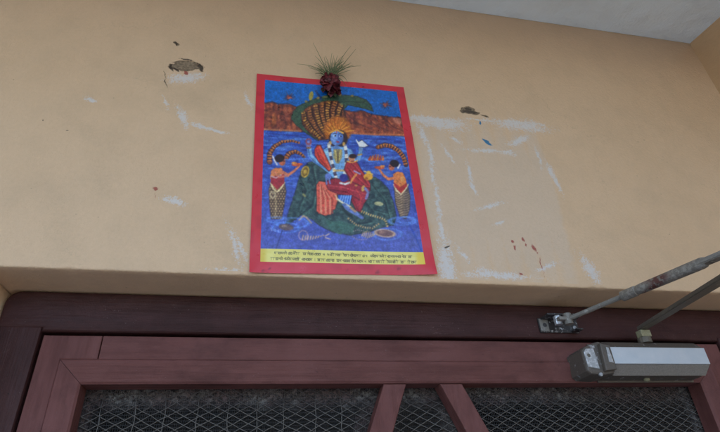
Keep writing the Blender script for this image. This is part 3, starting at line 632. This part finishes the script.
    C.paint(C.line([(282, 173), (288, 176), (294, 172), (299, 167)], 3.2, 2.0), (196, 112, 84)); C.paint(C.line([(273, 172), (279, 178), (288, 177)], 2.4, 2.0), (204, 120, 90), .7)
    C.paint(C.ell(297, 165.5, 5.6, 1.5, -.08), (190, 82, 50)); C.paint(C.ell(294, 164, 2.6, 1.3), (206, 128, 60))
    C.paint(C.ell(282, 163, 3.3, 3.9), (176, 92, 66)); C.paint(C.ell(279.3, 159.6, 4.9, 3.9, -.2), (34, 22, 34)); C.paint(C.line([(272.6, 157.5), (274.5, 162), (277, 166)], 1.4), (204, 196, 200)); C.paint(C.ell(283.8, 162.4, .8, .5), (40, 20, 26))
    # ---- right attendant
    serp([(377.5, 148.5), (384, 146.5), (391, 147.5), (398, 152), (403, 158), (405.5, 166)], 3.4, 4.4)
    C.paint(C.line([(362, 159), (369, 162), (382, 161), (388, 158)], 2.0), (92, 138, 212), .75)
    for k in range(6): C.paint(C.line([(369 + k * 2.7, 160.5), (370.5 + k * 2.4, 155.5 + abs(k - 2.5) * .7)], 2.6, 1.0), (200, 104, 44) if k % 2 else (172, 62, 40))
    tail = C.poly([(393.6, 187), (400.5, 195), (407.4, 187), (409.6, 198), (409, 211), (405.6, 220), (399.5, 218), (395, 204)])
    C.paint(tail, (150, 126, 100)); C.edge(); C.paint(tail * np.clip((X - 401.5) / 3, 0, 1), (66, 54, 56), .85); 
    for k in range(12): C.paint(tail * C.line([(393 + k * .35, 192 + k * 2.4), (397 + k * .3, 194 + k * 2.4), (401.5 + k * .2, 191.5 + k * 2.5)], .8), (74, 54, 50), .8); C.paint(tail * C.line([(402 + k * .2, 194 + k * 2.4), (406 + k * .1, 193.5 + k * 2.4), (410, 191 + k * 2.4)], .8), (170, 146, 116), .6)
    C.paint(C.line([(393.4, 185.5), (396, 191), (400.5, 195.4), (404.5, 191), (407.6, 185.5)], 1.4), (216, 190, 150))
    C.paint(C.poly([(392.6, 175), (397, 172.5), (402, 173.5), (405, 178), (406.5, 187), (400.5, 194.4), (394, 187)], .5), (208, 116, 60)); C.paint(C.poly([(393, 183), (400, 188), (406.4, 184), (406.6, 187.4), (400.5, 194.2), (394, 187.4)]), (172, 48, 48)); C.paint(C.ell(402, 180, 2, 3), (220, 150, 84), .8)
    C.paint(C.line([(394, 179), (388, 180), (383, 176), (379, 170)], 3.2, 1.8), (206, 116, 76)); C.paint(C.ell(379, 168.6, 5, 1.5, .1), (184, 80, 56)); C.paint(C.ell(382, 167.2, 2.6, 1.1), (208, 126, 66))
    C.paint(C.ell(391.2, 168, 3.0, 3.6), (178, 94, 70)); C.paint(C.ell(394, 164.6, 4.6, 3.6, .25), (34, 22, 32)); C.paint(C.line([(397.5, 169), (399.5, 165.5)], 1.4), (206, 196, 196)); C.paint(C.ell(389.6, 167.6, .8, .5), (40, 20, 26))
    # ---- seated pair
    C.paint(C.ell(337.5, 131.5, 13.5, 14, .1, .25) * (Y < 140), (176, 96, 34))
    for k in range(26):
        a = math.pi * (1.02 + k / 25 * .98) + rq.uniform(-.07, .07); q = rq.uniform(11, 17); q0 = rq.uniform(5, 9); C.paint(C.line([(337 + q0 * math.cos(a), 134 + q0 * math.sin(a)), (337 + q * math.cos(a + .1), 133 + q * math.sin(a + .1))], 1.3, .7), ((222, 156, 56), (140, 62, 30), (196, 110, 40))[k % 3], .7)
    C.paint(C.ell(338, 140, 9.4, 9.4), (48, 30, 38))
    skin = (108, 154, 202)
    C.paint(C.poly([(322, 151), (328, 147.5), (335, 147), (346, 148), (352, 151.5), (354, 160), (350, 168), (347, 180), (333, 180), (328, 170), (323, 160)], .6), skin); C.edge((40, 50, 100))
    C.paint(C.poly([(324, 152), (331, 150), (333, 160), (331, 168), (325, 160)]), (140, 184, 218), .7)
    C.paint(C.line([(309, 149), (310, 156), (314, 161), (322, 166), (331, 173)], 4.4, 4.2), skin); C.paint(C.line([(308.3, 150), (309.4, 157), (314, 162.5), (322, 167.6)], 1.2), (52, 84, 150), .7); C.paint(C.line([(310.4, 150), (311.6, 156), (316, 160.4), (324, 165)], 1.2), (136, 178, 214), .7)
    C.paint(C.ell(308.5, 145.5, 2.8, 3.6), (116, 112, 160)); C.paint(C.ring(308.4, 142.5, 2.4, 2.6, .8), (150, 60, 66)); C.paint(C.ell(308.4, 148.8, 2.6, 1), (150, 96, 60), .8)
    C.paint(C.poly([(314.5, 150), (317, 145.8), (320.5, 146.2), (323.5, 152), (331.5, 169), (329, 172), (318.5, 162.5), (314.5, 156)], .6), (192, 56, 46)); C.edge(); C.paint(C.line([(319, 147), (323.5, 157), (330, 170)], 1.2), (220, 118, 84), .7); C.paint(C.line([(316, 151), (320, 160), (326, 167)], 1.2), (134, 30, 36), .7)
    C.paint(C.line([(350, 152), (354.5, 161), (358.5, 160), (360.5, 151)], 4.0, 3.4), skin); C.paint(C.line([(351.5, 151.5), (356, 160)], 1.1), (54, 90, 156), .7); C.paint(C.ell(360.5, 150.2, 2.2, 2.2), (110, 140, 180)); C.paint(C.line([(357.6, 156), (361.4, 155.4)], 1.4), (180, 134, 62))
    C.paint(C.poly([(356, 141.5), (358.5, 143), (361.5, 141), (368, 147), (364, 148.6), (359, 148)]), (206, 210, 220)); C.edge(); C.paint(C.line([(356, 141), (359, 147)], 1.0), (220, 224, 230))
    # face
    C.paint(C.ell(336.5, 138.8, 6.4, 7.6, .12), (96, 130, 194)); C.paint(C.ell(334, 137.5, 3, 5, .1, .6), (126, 160, 212), .7); C.paint(C.ell(340.4, 141, 2.6, 4.4, .1, .7), (62, 90, 160), .7)
    C.paint(C.ell(336.2, 150, 3.4, 4), (88, 124, 184), .9); C.paint(C.ell(334.6, 136.7, 1.5, .8), (190, 200, 216)); C.paint(C.ell(340.2, 137.2, 1.2, .8), (190, 200, 216)); C.paint(C.ell(335.1, 136.7, .8, .8), (18, 16, 36)); C.paint(C.ell(340.6, 137.2, .7, .8), (18, 16, 36)); C.paint(C.line([(332.6, 134.9), (335, 134.2), (336.6, 134.9)], .7), (28, 26, 52), .9); C.paint(C.line([(338.9, 135), (340.6, 134.7), (341.8, 135.4)], .7), (28, 26, 52), .9)
    C.paint(C.line([(338, 135), (339, 139.6), (337.6, 140.2)], .8), (50, 72, 146), .9); C.paint(C.ell(337.6, 142.8, 1.8, .8, .1), (160, 60, 84)); C.paint(C.line([(336.4, 131), (336.4, 133.6)], .9), (200, 60, 50))
    C.paint(C.line([(330.4, 133.4), (336.5, 130.8), (343, 134)], 1.6), (206, 146, 60)); C.paint(C.ell(330, 144, 1.4, 2), (206, 160, 80)); C.paint(C.ell(343.6, 145, 1.4, 2), (206, 160, 80))
    for pts in ([(328.6, 145), (330, 154), (332, 164), (336, 178)], [(345, 147), (346.2, 156), (346, 166), (344, 178)]):
        C.paint(C.line(pts, 3.0, 3.0), (70, 62, 84)); C.paint(C.line(pts, 3.2, 3.2, 8), (208, 202, 194))
    C.paint(C.poly([(333.5, 150), (342, 150), (342, 158), (339, 164), (336, 164), (333, 158)]), (150, 132, 84), .85); C.paint(C.line([(335, 151), (336.6, 161)], .8), (206, 176, 90)); C.paint(C.line([(340.4, 151), (338.8, 161)], .8), (206, 176, 90)); C.paint(C.line([(337.7, 153), (337.7, 162)], 1.4), (96, 74, 50), .9)
    C.paint(C.line([(334, 171), (346, 171)], 2.0), (196, 150, 80), .8)
    # companion in red
    C.paint(C.poly([(344, 170), (346, 163), (351, 160.5), (357, 163), (361, 170), (366, 177), (370, 184), (370.4, 191), (362, 189), (351, 186), (349, 179)], .6), (162, 40, 50)); C.edge()
    C.paint(C.ell(351.5, 158.8, 3.4, 3.2), (196, 128, 90)); C.paint(C.ell(352.6, 157, 3.8, 2.2), (44, 26, 32)); C.paint(C.line([(347, 162), (352, 163.4), (357, 161.5)], 1.2), (212, 156, 70))
    for pts in ([(347, 168), (354, 176), (364, 186)], [(351, 164), (359, 173), (368, 186)], [(346, 172), (352, 182)]): C.paint(C.line(pts, 1.2), (112, 22, 38), .75); C.paint(C.line([(x + 1.4, y - .6) for x, y in pts], .8), (204, 78, 78), .6)
    # lap cloths
    C.paint(C.poly([(324.8, 182), (334, 178.5), (349, 181), (362, 187), (370, 189), (368.4, 198), (363.6, 205), (360.4, 213), (356, 211.6), (350, 199), (338, 196), (327, 191)], .6), (150, 40, 56)); C.edge(); C.paint(C.line([(328, 186), (344, 188), (366, 195)], 1.4), (192, 72, 80), .7); C.paint(C.line([(330, 190), (346, 192.5), (362, 202)], 1.2), (100, 22, 40), .8); C.paint(C.line([(356, 190), (361, 198), (359, 210)], 1.4), (196, 62, 62), .7); C.paint(C.line([(350, 194), (355, 204), (358, 211)], 1.2), (110, 22, 34), .8)
    C.paint(C.poly([(316, 186), (319, 181.5), (325, 182), (328, 190), (337, 194), (337.4, 202), (335, 210), (332, 211), (331, 215.4), (325, 216.6), (319.5, 214.6), (316, 212), (316.6, 199)], .8), (206, 92, 74)); C.edge()
    for k in range(7): C.paint(C.line([(319 + k * 1.1, 184 + k * 1.1), (318.4 + k * 2.3, 199), (318.6 + k * 2.3, 214)], 1.0, 1.2), (228, 158, 124) if k % 2 else (168, 54, 50), .75)
    C.paint(C.poly([(338, 195), (352, 196), (350, 206), (344, 204), (337.6, 200)], .4), (52, 92, 184)); C.edge()
    for k in range(5): C.paint(C.line([(341.5 + k * 2.3, 196), (339.5 + k * 2.4, 202 + k * .7)], 1.1), (142, 182, 226), .9)
    C.paint(C.line([(337, 199.5), (343, 203.6), (350, 207.2)], 1.8), (212, 200, 176)); C.paint(C.line([(335.6, 196), (338, 201)], 1.6), (206, 178, 140), .8)
    C.paint(C.line([(344, 206), (350, 211), (357, 215), (362, 218.5)], 4.4, 3.2), (92, 112, 168)); C.paint(C.line([(346, 206), (357, 213)], 1.2), (132, 156, 200), .8); C.paint(C.line([(350.5, 208), (355, 212)], 2.2), (190, 140, 90), .8); C.paint(C.line([(342, 207), (346, 214), (352, 218)], 2.2), (26, 40, 46), .8)
    C.paint(C.ell(328, 177, 3.2, 3.4), (96, 116, 182)); C.paint(C.line([(326, 179), (326.6, 184.5)], 1.5), (110, 128, 190)); C.paint(C.line([(329, 179), (330, 184)], 1.5), (110, 128, 190))
    C.paint(C.ell(343.6, 178.4, 4.2, 4, 0), (46, 48, 128)); C.paint(C.line([(340, 183.4), (345, 184.6), (350, 183)], 2.0), (210, 204, 204)); C.paint(C.line([(356, 175), (352.4, 179.5), (350.4, 183.5)], 2.4, 1.8), (216, 132, 70)); C.paint(C.line([(354, 171.6), (360, 174.6)], 1.4), (150, 140, 176)); 
    C.paint(C.ell(363, 189, 1.8, 3.2, .2), (206, 158, 84)); C.paint(C.line([(365, 189), (368, 193), (366, 199)], 2.6), (112, 112, 158)); C.paint(C.ell(356, 186, 1.4, 1), (206, 158, 84), .8)
    C.paint(C.ell(368, 177.4, 4.6, 3.6), (204, 144, 50)); C.paint(C.ell(368.4, 173.2, 2.2, 1.6), (220, 170, 70)); C.paint(C.line([(364, 172), (372.5, 175)], 1.0), (230, 190, 96)); C.paint(C.ell(366.4, 179, 1.6, 1.4), (132, 76, 34), .8)
    # water life
    for cx, cy, rx, ry in ((277, 221, 10, 2.8), (286, 229, 13, 5), (292, 224, 16, 5), (405, 221, 8, 3), (387, 235, 14, 5.5), (402, 222, 13, 4)): C.paint(C.ring(cx, cy, rx, ry, .9), (92, 136, 216), .6)
    for k in range(3): C.paint(C.line([(271 + k * 3.5, 229 + k), (271.6 + k * 3.5, 232 + k * .8)], .8), (150, 170, 216), .8)
    C.paint(C.ell(286, 228.4, 7.4, 3.2, .1), (92, 76, 84)); C.paint(C.ell(284, 227.4, 3, 1.4, .1), (132, 112, 104), .8); C.paint(C.ell(384.5, 234, 9.4, 3.4, .12), (108, 76, 80)); C.paint(C.ring(384.5, 234, 9.6, 3.5, .7, .12), (190, 156, 128), .9); C.paint(C.ell(381.5, 233, 3.4, 1.4), (146, 108, 96), .8)
    for k in range(9): C.paint(C.line([(303 + k * 2.6, 236.5 + .4 * k - .05 * k * k), (302 + k * 2.6, 241 + .2 * k - .1 * k * k)], 1.1), (204, 164, 128) if k not in (7, 8) else (176, 140, 120), .9)
    C.paint(C.ring(303, 236.5, 4.4, 4.8, .7), (170, 140, 160), .8); C.paint(C.line([(325, 237), (329, 234.5)], .9), (190, 160, 140)); C.paint(C.line([(325, 238.5), (330, 240)], .9), (190, 160, 140))
    for k in range(7): C.paint(C.line([(363 + k * 1.9, 231.6 + abs(k - 2) * .8), (361.6 + k * 1.9, 238.6 - abs(k - 3) * .7)], 1.0), (196, 160, 116), .9)
    for pts in ([(353, 232), (358, 230.5), (364, 232)], [(352, 237), (358, 240.5), (366, 240)]): C.paint(C.line(pts, 1.0, 1.0, 2.0), (170, 140, 140), .85)
    C.c *= (.90 + .20 * mid)[..., None]
    C.paint(C.line([(282, 232), (279, 241), (276, 250)], .7), (24, 26, 70), .7); C.paint(C.line([(409, 226), (416, 240), (421, 252)], 1.3), (26, 56, 150), .8)
def paint_caption(C):
    C.c[:] = np.array([206, 194, 100.]); sh = C.shape
    C.paint(np.clip((vnoise(sh, (4, 20), 31) - .45) * 4, 0, 1), (214, 204, 120), .7)
    C.paint(np.clip((268 - C.X) / 5, 0, 1), (196, 170, 60), .8); C.paint(np.clip((C.X - 414) / 4, 0, 1), (206, 178, 50), .8)
    rr = random.Random(5); ink = (46, 42, 26)
    base1 = lambda x: 253.0 + (x - 275) * .0258; base2 = lambda x: 258.6 + (x - 275) * .0226
    L1 = [(275, 287), (289, 292), (294, 299.5), (302.5, 313.3), (315.3, 321), (323.5, 325.5), (328, 329), (331, 341), (343, 348.5), (350, 361), (363.5, 364.5), (366, 368), (371, 386), (387.5, 396.5), (397.5, 400.5), (402.5, 406), (407.5, 411.5)]
    L2 = [(270.5, 282.5), (284.5, 291.5), (293, 300), (302, 312), (314, 315.5), (317, 325), (327, 334), (336, 341.5), (343, 356), (358, 363), (365, 367.5), (369, 375), (376.8, 385), (386.6, 398), (400, 405), (407, 416)]
    for bf, L, hh in ((base1, L1, 2.1), (base2, L2, 2.3)):
        for a, b in L:
            if b - a > 2.6: C.paint(C.line([(a, bf(a)), (b, bf(b))], .42), ink, .6)
            x = a + .7
            while x < b:
                t = bf(x); k = rr.random()
                C.paint(C.line([(x, t), (x, t + hh)], .34), ink, .6)
                if k < .35: C.paint(C.ring(x - .9, t + hh * .55, .8, .8, .4), ink, .8)
                elif k < .6: C.paint(C.line([(x - 1.3, t + hh * .35), (x - .2, t + hh * .6)], .5), ink, .85)
                elif k < .8: C.paint(C.line([(x - 1.4, t), (x - 1.2, t + hh * .7), (x, t + hh * .5)], .5), ink, .85)
                if rr.random() < .22: C.paint(C.line([(x - 1.2, t - 1.2), (x, t)], .5), ink, .8)
                x += 1.5 + rr.random() * .9
def paint_border(C):
    sh = C.shape; C.c[:] = np.array([184, 38, 50.])
    C.paint(np.clip((vnoise(sh, (30, 22), 41) - .55) * 4, 0, 1), (160, 24, 40), .5); C.paint(np.clip((vnoise(sh, (9, 7), 42) - .5) * 4, 0, 1), (188, 44, 58), .5)
    for x, y, r_ in ((263, 272.4, 2.0), (377.6, 272.6, 2.4), (398.5, 268.6, 1.8), (386, 263, 1.6), (420, 262, 1.2)): C.paint(C.ell(x, y, r_, r_ * .7, 0, .5), (120, 10, 26), .8)
    C.paint(C.line([(272, 266), (266, 275)], .7), (110, 16, 34), .7); C.paint(C.line([(363, 88), (365, 92)], 1.0), (50, 14, 22), .8); C.paint(C.line([(346, 268), (349, 275)], .6), (140, 22, 40), .6)
def sheet(name, u0, u1, v0, v1, nu, nv, fn, mat, parent, hole=None):
    us = np.linspace(u0, u1, nu); vs = np.linspace(v0, v1, nv)
    if hole:
        us = np.unique(np.concatenate([us, hole[:2]])); vs = np.unique(np.concatenate([vs, hole[2:]])); nu, nv = len(us), len(vs)
    U, V = np.meshgrid(us, vs); x, z = uv_to_xz(U, V); y = wave(U, V)
    P = np.stack([x, y, z], -1); PX = to_px(np.stack([x, 0 * y, z], -1))
    C = Canvas(PX[..., 0], PX[..., 1]); fn(C)
    if name == 'picture':            # cheap offset print: ink edges bleed a little
        for _ in range(1):
            p = np.pad(C.c, ((1, 1), (1, 1), (0, 0)), 'edge'); p = (p[:-2] + 2 * p[1:-1] + p[2:]) / 4; C.c = (p[:, :-2] + 2 * p[:, 1:-1] + p[:, 2:]) / 4
        C.c *= (.90 + .20 * vnoise(C.shape, (190, 150), 61))[..., None]; C.c *= (.94 + .12 * vnoise(C.shape, (100, 150), 62))[..., None]
        C.c += ((vnoise(C.shape, (150, 110), 63) - .5) * 12)[..., None]
    I = np.arange(nu * nv).reshape(nv, nu)
    f = np.stack([I[:-1, :-1], I[:-1, 1:], I[1:, 1:], I[1:, :-1]], -1).reshape(-1, 4)
    if hole:
        cu = ((us[:-1] + us[1:]) / 2)[None].repeat(nv - 1, 0).ravel(); cv = ((vs[:-1] + vs[1:]) / 2)[:, None].repeat(nu - 1, 1).ravel()
        f = f[~((cu > hole[0]) & (cu < hole[1]) & (cv > hole[2]) & (cv < hole[3]))]
    me = bpy.data.meshes.new(name); n = len(f)
    me.vertices.add(nu * nv); me.vertices.foreach_set('co', P.reshape(-1))
    me.loops.add(n * 4); me.loops.foreach_set('vertex_index', f.reshape(-1).astype(np.int32))
    me.polygons.add(n); me.polygons.foreach_set('loop_start', np.arange(0, n * 4, 4, dtype=np.int32))
    me.update(calc_edges=True)
    ca = me.color_attributes.new('print', 'FLOAT_COLOR', 'POINT')
    c = np.ones((nu * nv, 4), np.float32); c[:, :3] = np.clip(lin(np.clip(C.c, 0, 255)).reshape(-1, 3) * KLUM, 0, .9); ca.data.foreach_set('color', c.reshape(-1))
    me.polygons.foreach_set('use_smooth', [True] * n)
    return link(name, me, mat, parent)
m = NT('glossy_print'); at_ = m.n('ShaderNodeAttribute', attribute_name='print')
M['print'] = m.finish(at_.outputs['Color'], m.rng(m.noise(40, 4), .3, .7, .26, .40), m.bump(m.noise(24, 4), .0016, .5), spec=.7)
cu = [px_uv(264.8, 81), px_uv(396, 92.5), px_uv(260.6, 249), px_uv(423.6, 253.7), px_uv(260.4, 262.4), px_uv(424.7, 265.7)]
iu0 = (cu[0][0] + cu[2][0] + cu[4][0]) / 3; iu1 = (cu[1][0] + cu[3][0] + cu[5][0]) / 3; iv1 = (cu[0][1] + cu[1][1]) / 2; ivm = (cu[2][1] + cu[3][1]) / 2; iv0 = (cu[4][1] + cu[5][1]) / 2
po = thing('poster', 'red bordered religious poster of a blue seated figure under serpent hoods on the sea', 'poster', (PO[0] + PW / 2, 0, PO[1]))
sheet('border', 0, 1, 0, 1, 90, 120, paint_border, M['print'], po, hole=(iu0, iu1, iv0, iv1))
sheet('picture', iu0, iu1, ivm, iv1, 300, 400, paint_picture, M['print'], po)
sheet('caption_strip', iu0, iu1, iv0, ivm, 520, 46, paint_caption, M['print'], po)
wall()
# ------------------------------------------------------------------ flower offering tucked over the top edge
m = NT('dried_red_petal'); M['petal'] = m.finish(m.mix(m.rng(m.noise(110, 4, .7), .35, .65), (.045, .010, .013), (.24, .026, .036)), .6, m.bump(m.noise(500, 3), .0006, .8))
m = NT('dry_green_grass'); M['grass'] = m.finish(m.mix(m.rng(m.noise(30, 2), .35, .65), (.085, .13, .045), (.15, .17, .08)), .6)
fc = at(331, 86, -.012); fl_ = thing('flower_offering', 'dried dark red flower with a tuft of grass stuck on top of the poster', 'flower', (fc[0], 0, fc[2]))
bm = bmesh.new(); rr = random.Random(3)
def petal(bm, C0, dirv, L, W, curl, tw):
    d = Vector(dirv).normalized(); s = d.cross(Vector((0, -1, 0))); s = s.normalized() if s.length > .01 else Vector((1, 0, 0)); u = s.cross(d)
    s2 = s * math.cos(tw) + u * math.sin(tw); u2 = u * math.cos(tw) - s * math.sin(tw); rows = []
    for i in range(7):
        t = i / 6; w = W * math.sin(math.pi * min(1, .12 + t * .8)) ** .7; c = Vector(C0) + d * L * t + u2 * curl * L * t * t
        rows.append([bm.verts.new(c + s2 * w * k + u2 * (rr.gauss(0, .0011) + .0022 * math.sin(k * 5 + t * 6))) for k in (-.5, -.25, 0, .25, .5)])
    for a, b in zip(rows[:-1], rows[1:]):
        for k in range(4): bm.faces.new((a[k], a[k + 1], b[k + 1], b[k]))
for i in range(46):
    a = rr.uniform(0, 2 * math.pi); ra = rr.uniform(.0, .55)
    c0 = Vector((fc[0] + .010 * math.cos(a) * ra, -.009 - rr.uniform(0, .010), fc[2] + .004 + .009 * math.sin(a) * ra))
    dz = math.sin(a); L = rr.uniform(.012, .021) * (1.0 + .35 * max(0, -dz) * (abs(math.cos(a)) < .55) - .15 * max(0, dz))
    L *= 1 - .25 * max(0, -dz) * (abs(math.cos(a)) > .55)
    petal(bm, c0, (math.cos(a), rr.uniform(-.55, .15), dz), L, rr.uniform(.012, .020), rr.uniform(-.5, .3), rr.uniform(-.8, .8))
for v in bm.verts: v.co.y = min(v.co.y, -.0052)
obj('bloom', bm, M['petal'], fl_, True)
bm = bmesh.new(); add_tube(bm, [at(331, 96, -.008), at(330, 90, -.009), at(330, 80, -.012), at(330, 73, -.010)], [.0016, .0024, .003, .002], 8)
for px, py in ((321, 91), (340, 92), (326, 97), (336, 97)): petal(bm, at(331, 90, -.008), at(px, py, -.007) - at(331, 90, -.008), .018, .006, .1, .2)
obj('stem', bm, M['grass'], fl_)
tips = [((329, 76), (322, 60), (313, 43)), ((328, 76), (324, 64), (315, 56)), ((327, 76), (318, 65), (297, 64)), ((326, 77), (320, 70), (309, 68)), ((333, 76), (340, 58), (351, 46)), ((334, 76), (345, 62), (356, 49)), ((335, 76), (342, 66), (361, 66)),
        ((331, 76), (333, 64), (343, 56)), ((330, 76), (330, 64), (332, 53)), ((329, 76), (326, 66), (324, 57)), ((332, 76), (337, 66), (340, 58)), ((336, 77), (343, 72), (348, 83)), ((333, 76), (335, 66), (334, 58)), ((328, 76), (322, 70), (318, 63)),
        ((327, 77), (321, 72), (315, 74)), ((331, 75), (329, 68), (327, 62)), ((334, 75), (338, 70), (344, 66)), ((330, 75), (334, 69), (337, 64)), ((337, 78), (342, 78), (346, 86)), ((329, 77), (325, 72), (321, 76)), ((335, 74), (336, 68), (336, 62))]
for k in range(36):
    a = rr.uniform(.35, math.pi - .35); L = rr.uniform(9, 24); cx = 332 + rr.uniform(-4, 4)
    tips.append(((cx, 76), (cx + L * .5 * math.cos(a), 76 - L * .55 * math.sin(a)), (cx + L * math.cos(a) * 1.1, 76 - L * math.sin(a) + rr.uniform(0, 4))))
for a, b, c in tips:
    bm = bmesh.new(); oy = rr.uniform(-.018, -.008); A = Vector(at(*a, -.011)); Bm = Vector(at(*b, oy)); Ct = Vector(at(*c, oy - rr.uniform(-.004, .008)))
    pts = [A * (1 - t) ** 2 + Bm * 2 * t * (1 - t) + Ct * t * t for t in np.linspace(0, 1, 9)]
    add_tube(bm, pts, [.00095 * (1 - .75 * t) for t in np.linspace(0, 1, 9)], 5); obj('grass_blade', bm, M['grass'], fl_)
# ------------------------------------------------------------------ camera, sky, sun
cd = bpy.data.cameras.new('camera'); cam = bpy.data.objects.new('camera', cd); COL.objects.link(cam)
Mx = Matrix([list(R[i]) + [CAM[i]] for i in range(3)] + [[0, 0, 0, 1]]); cam.matrix_world = Mx
cd.sensor_fit = 'HORIZONTAL'; cd.sensor_width = 36; cd.lens = F / 720 * 36; cd.clip_start = .01; cd.clip_end = 2000
SC.camera = cam
w = bpy.data.worlds.new('World'); SC.world = w; w.use_nodes = True; nt = w.node_tree
sky = nt.nodes.new('ShaderNodeTexSky'); sky.sky_type = 'NISHITA'; sky.sun_disc = False
EL, AZ = math.radians(52), math.radians(40)     # sun high and behind the house: the porch is in open shade
sky.sun_elevation = EL; sky.sun_rotation = AZ; sky.dust_density = 3; sky.air_density = 1.0
nt.links.new(sky.outputs[0], nt.nodes['Background'].inputs[0]); nt.nodes['Background'].inputs[1].default_value = .12
sd = bpy.data.lights.new('sun', 'SUN'); sd.energy = .6; sd.angle = math.radians(12); sd.color = (1, .95, .87)
so = bpy.data.objects.new('sun', sd); COL.objects.link(so)
dv = Vector((math.sin(AZ) * math.cos(EL), math.cos(AZ) * math.cos(EL), math.sin(EL))); so.rotation_euler = dv.to_track_quat('Z', 'Y').to_euler(); so.location = (0, -4, 6)
vs_ = SC.view_settings; vs_.view_transform = 'Standard'; vs_.look = 'None'; vs_.exposure = 2.60; vs_.gamma = 1.0; vs_.use_curve_mapping = False
SC.cycles.max_bounces = 8; SC.cycles.diffuse_bounces = 5; SC.cycles.transparent_max_bounces = 8
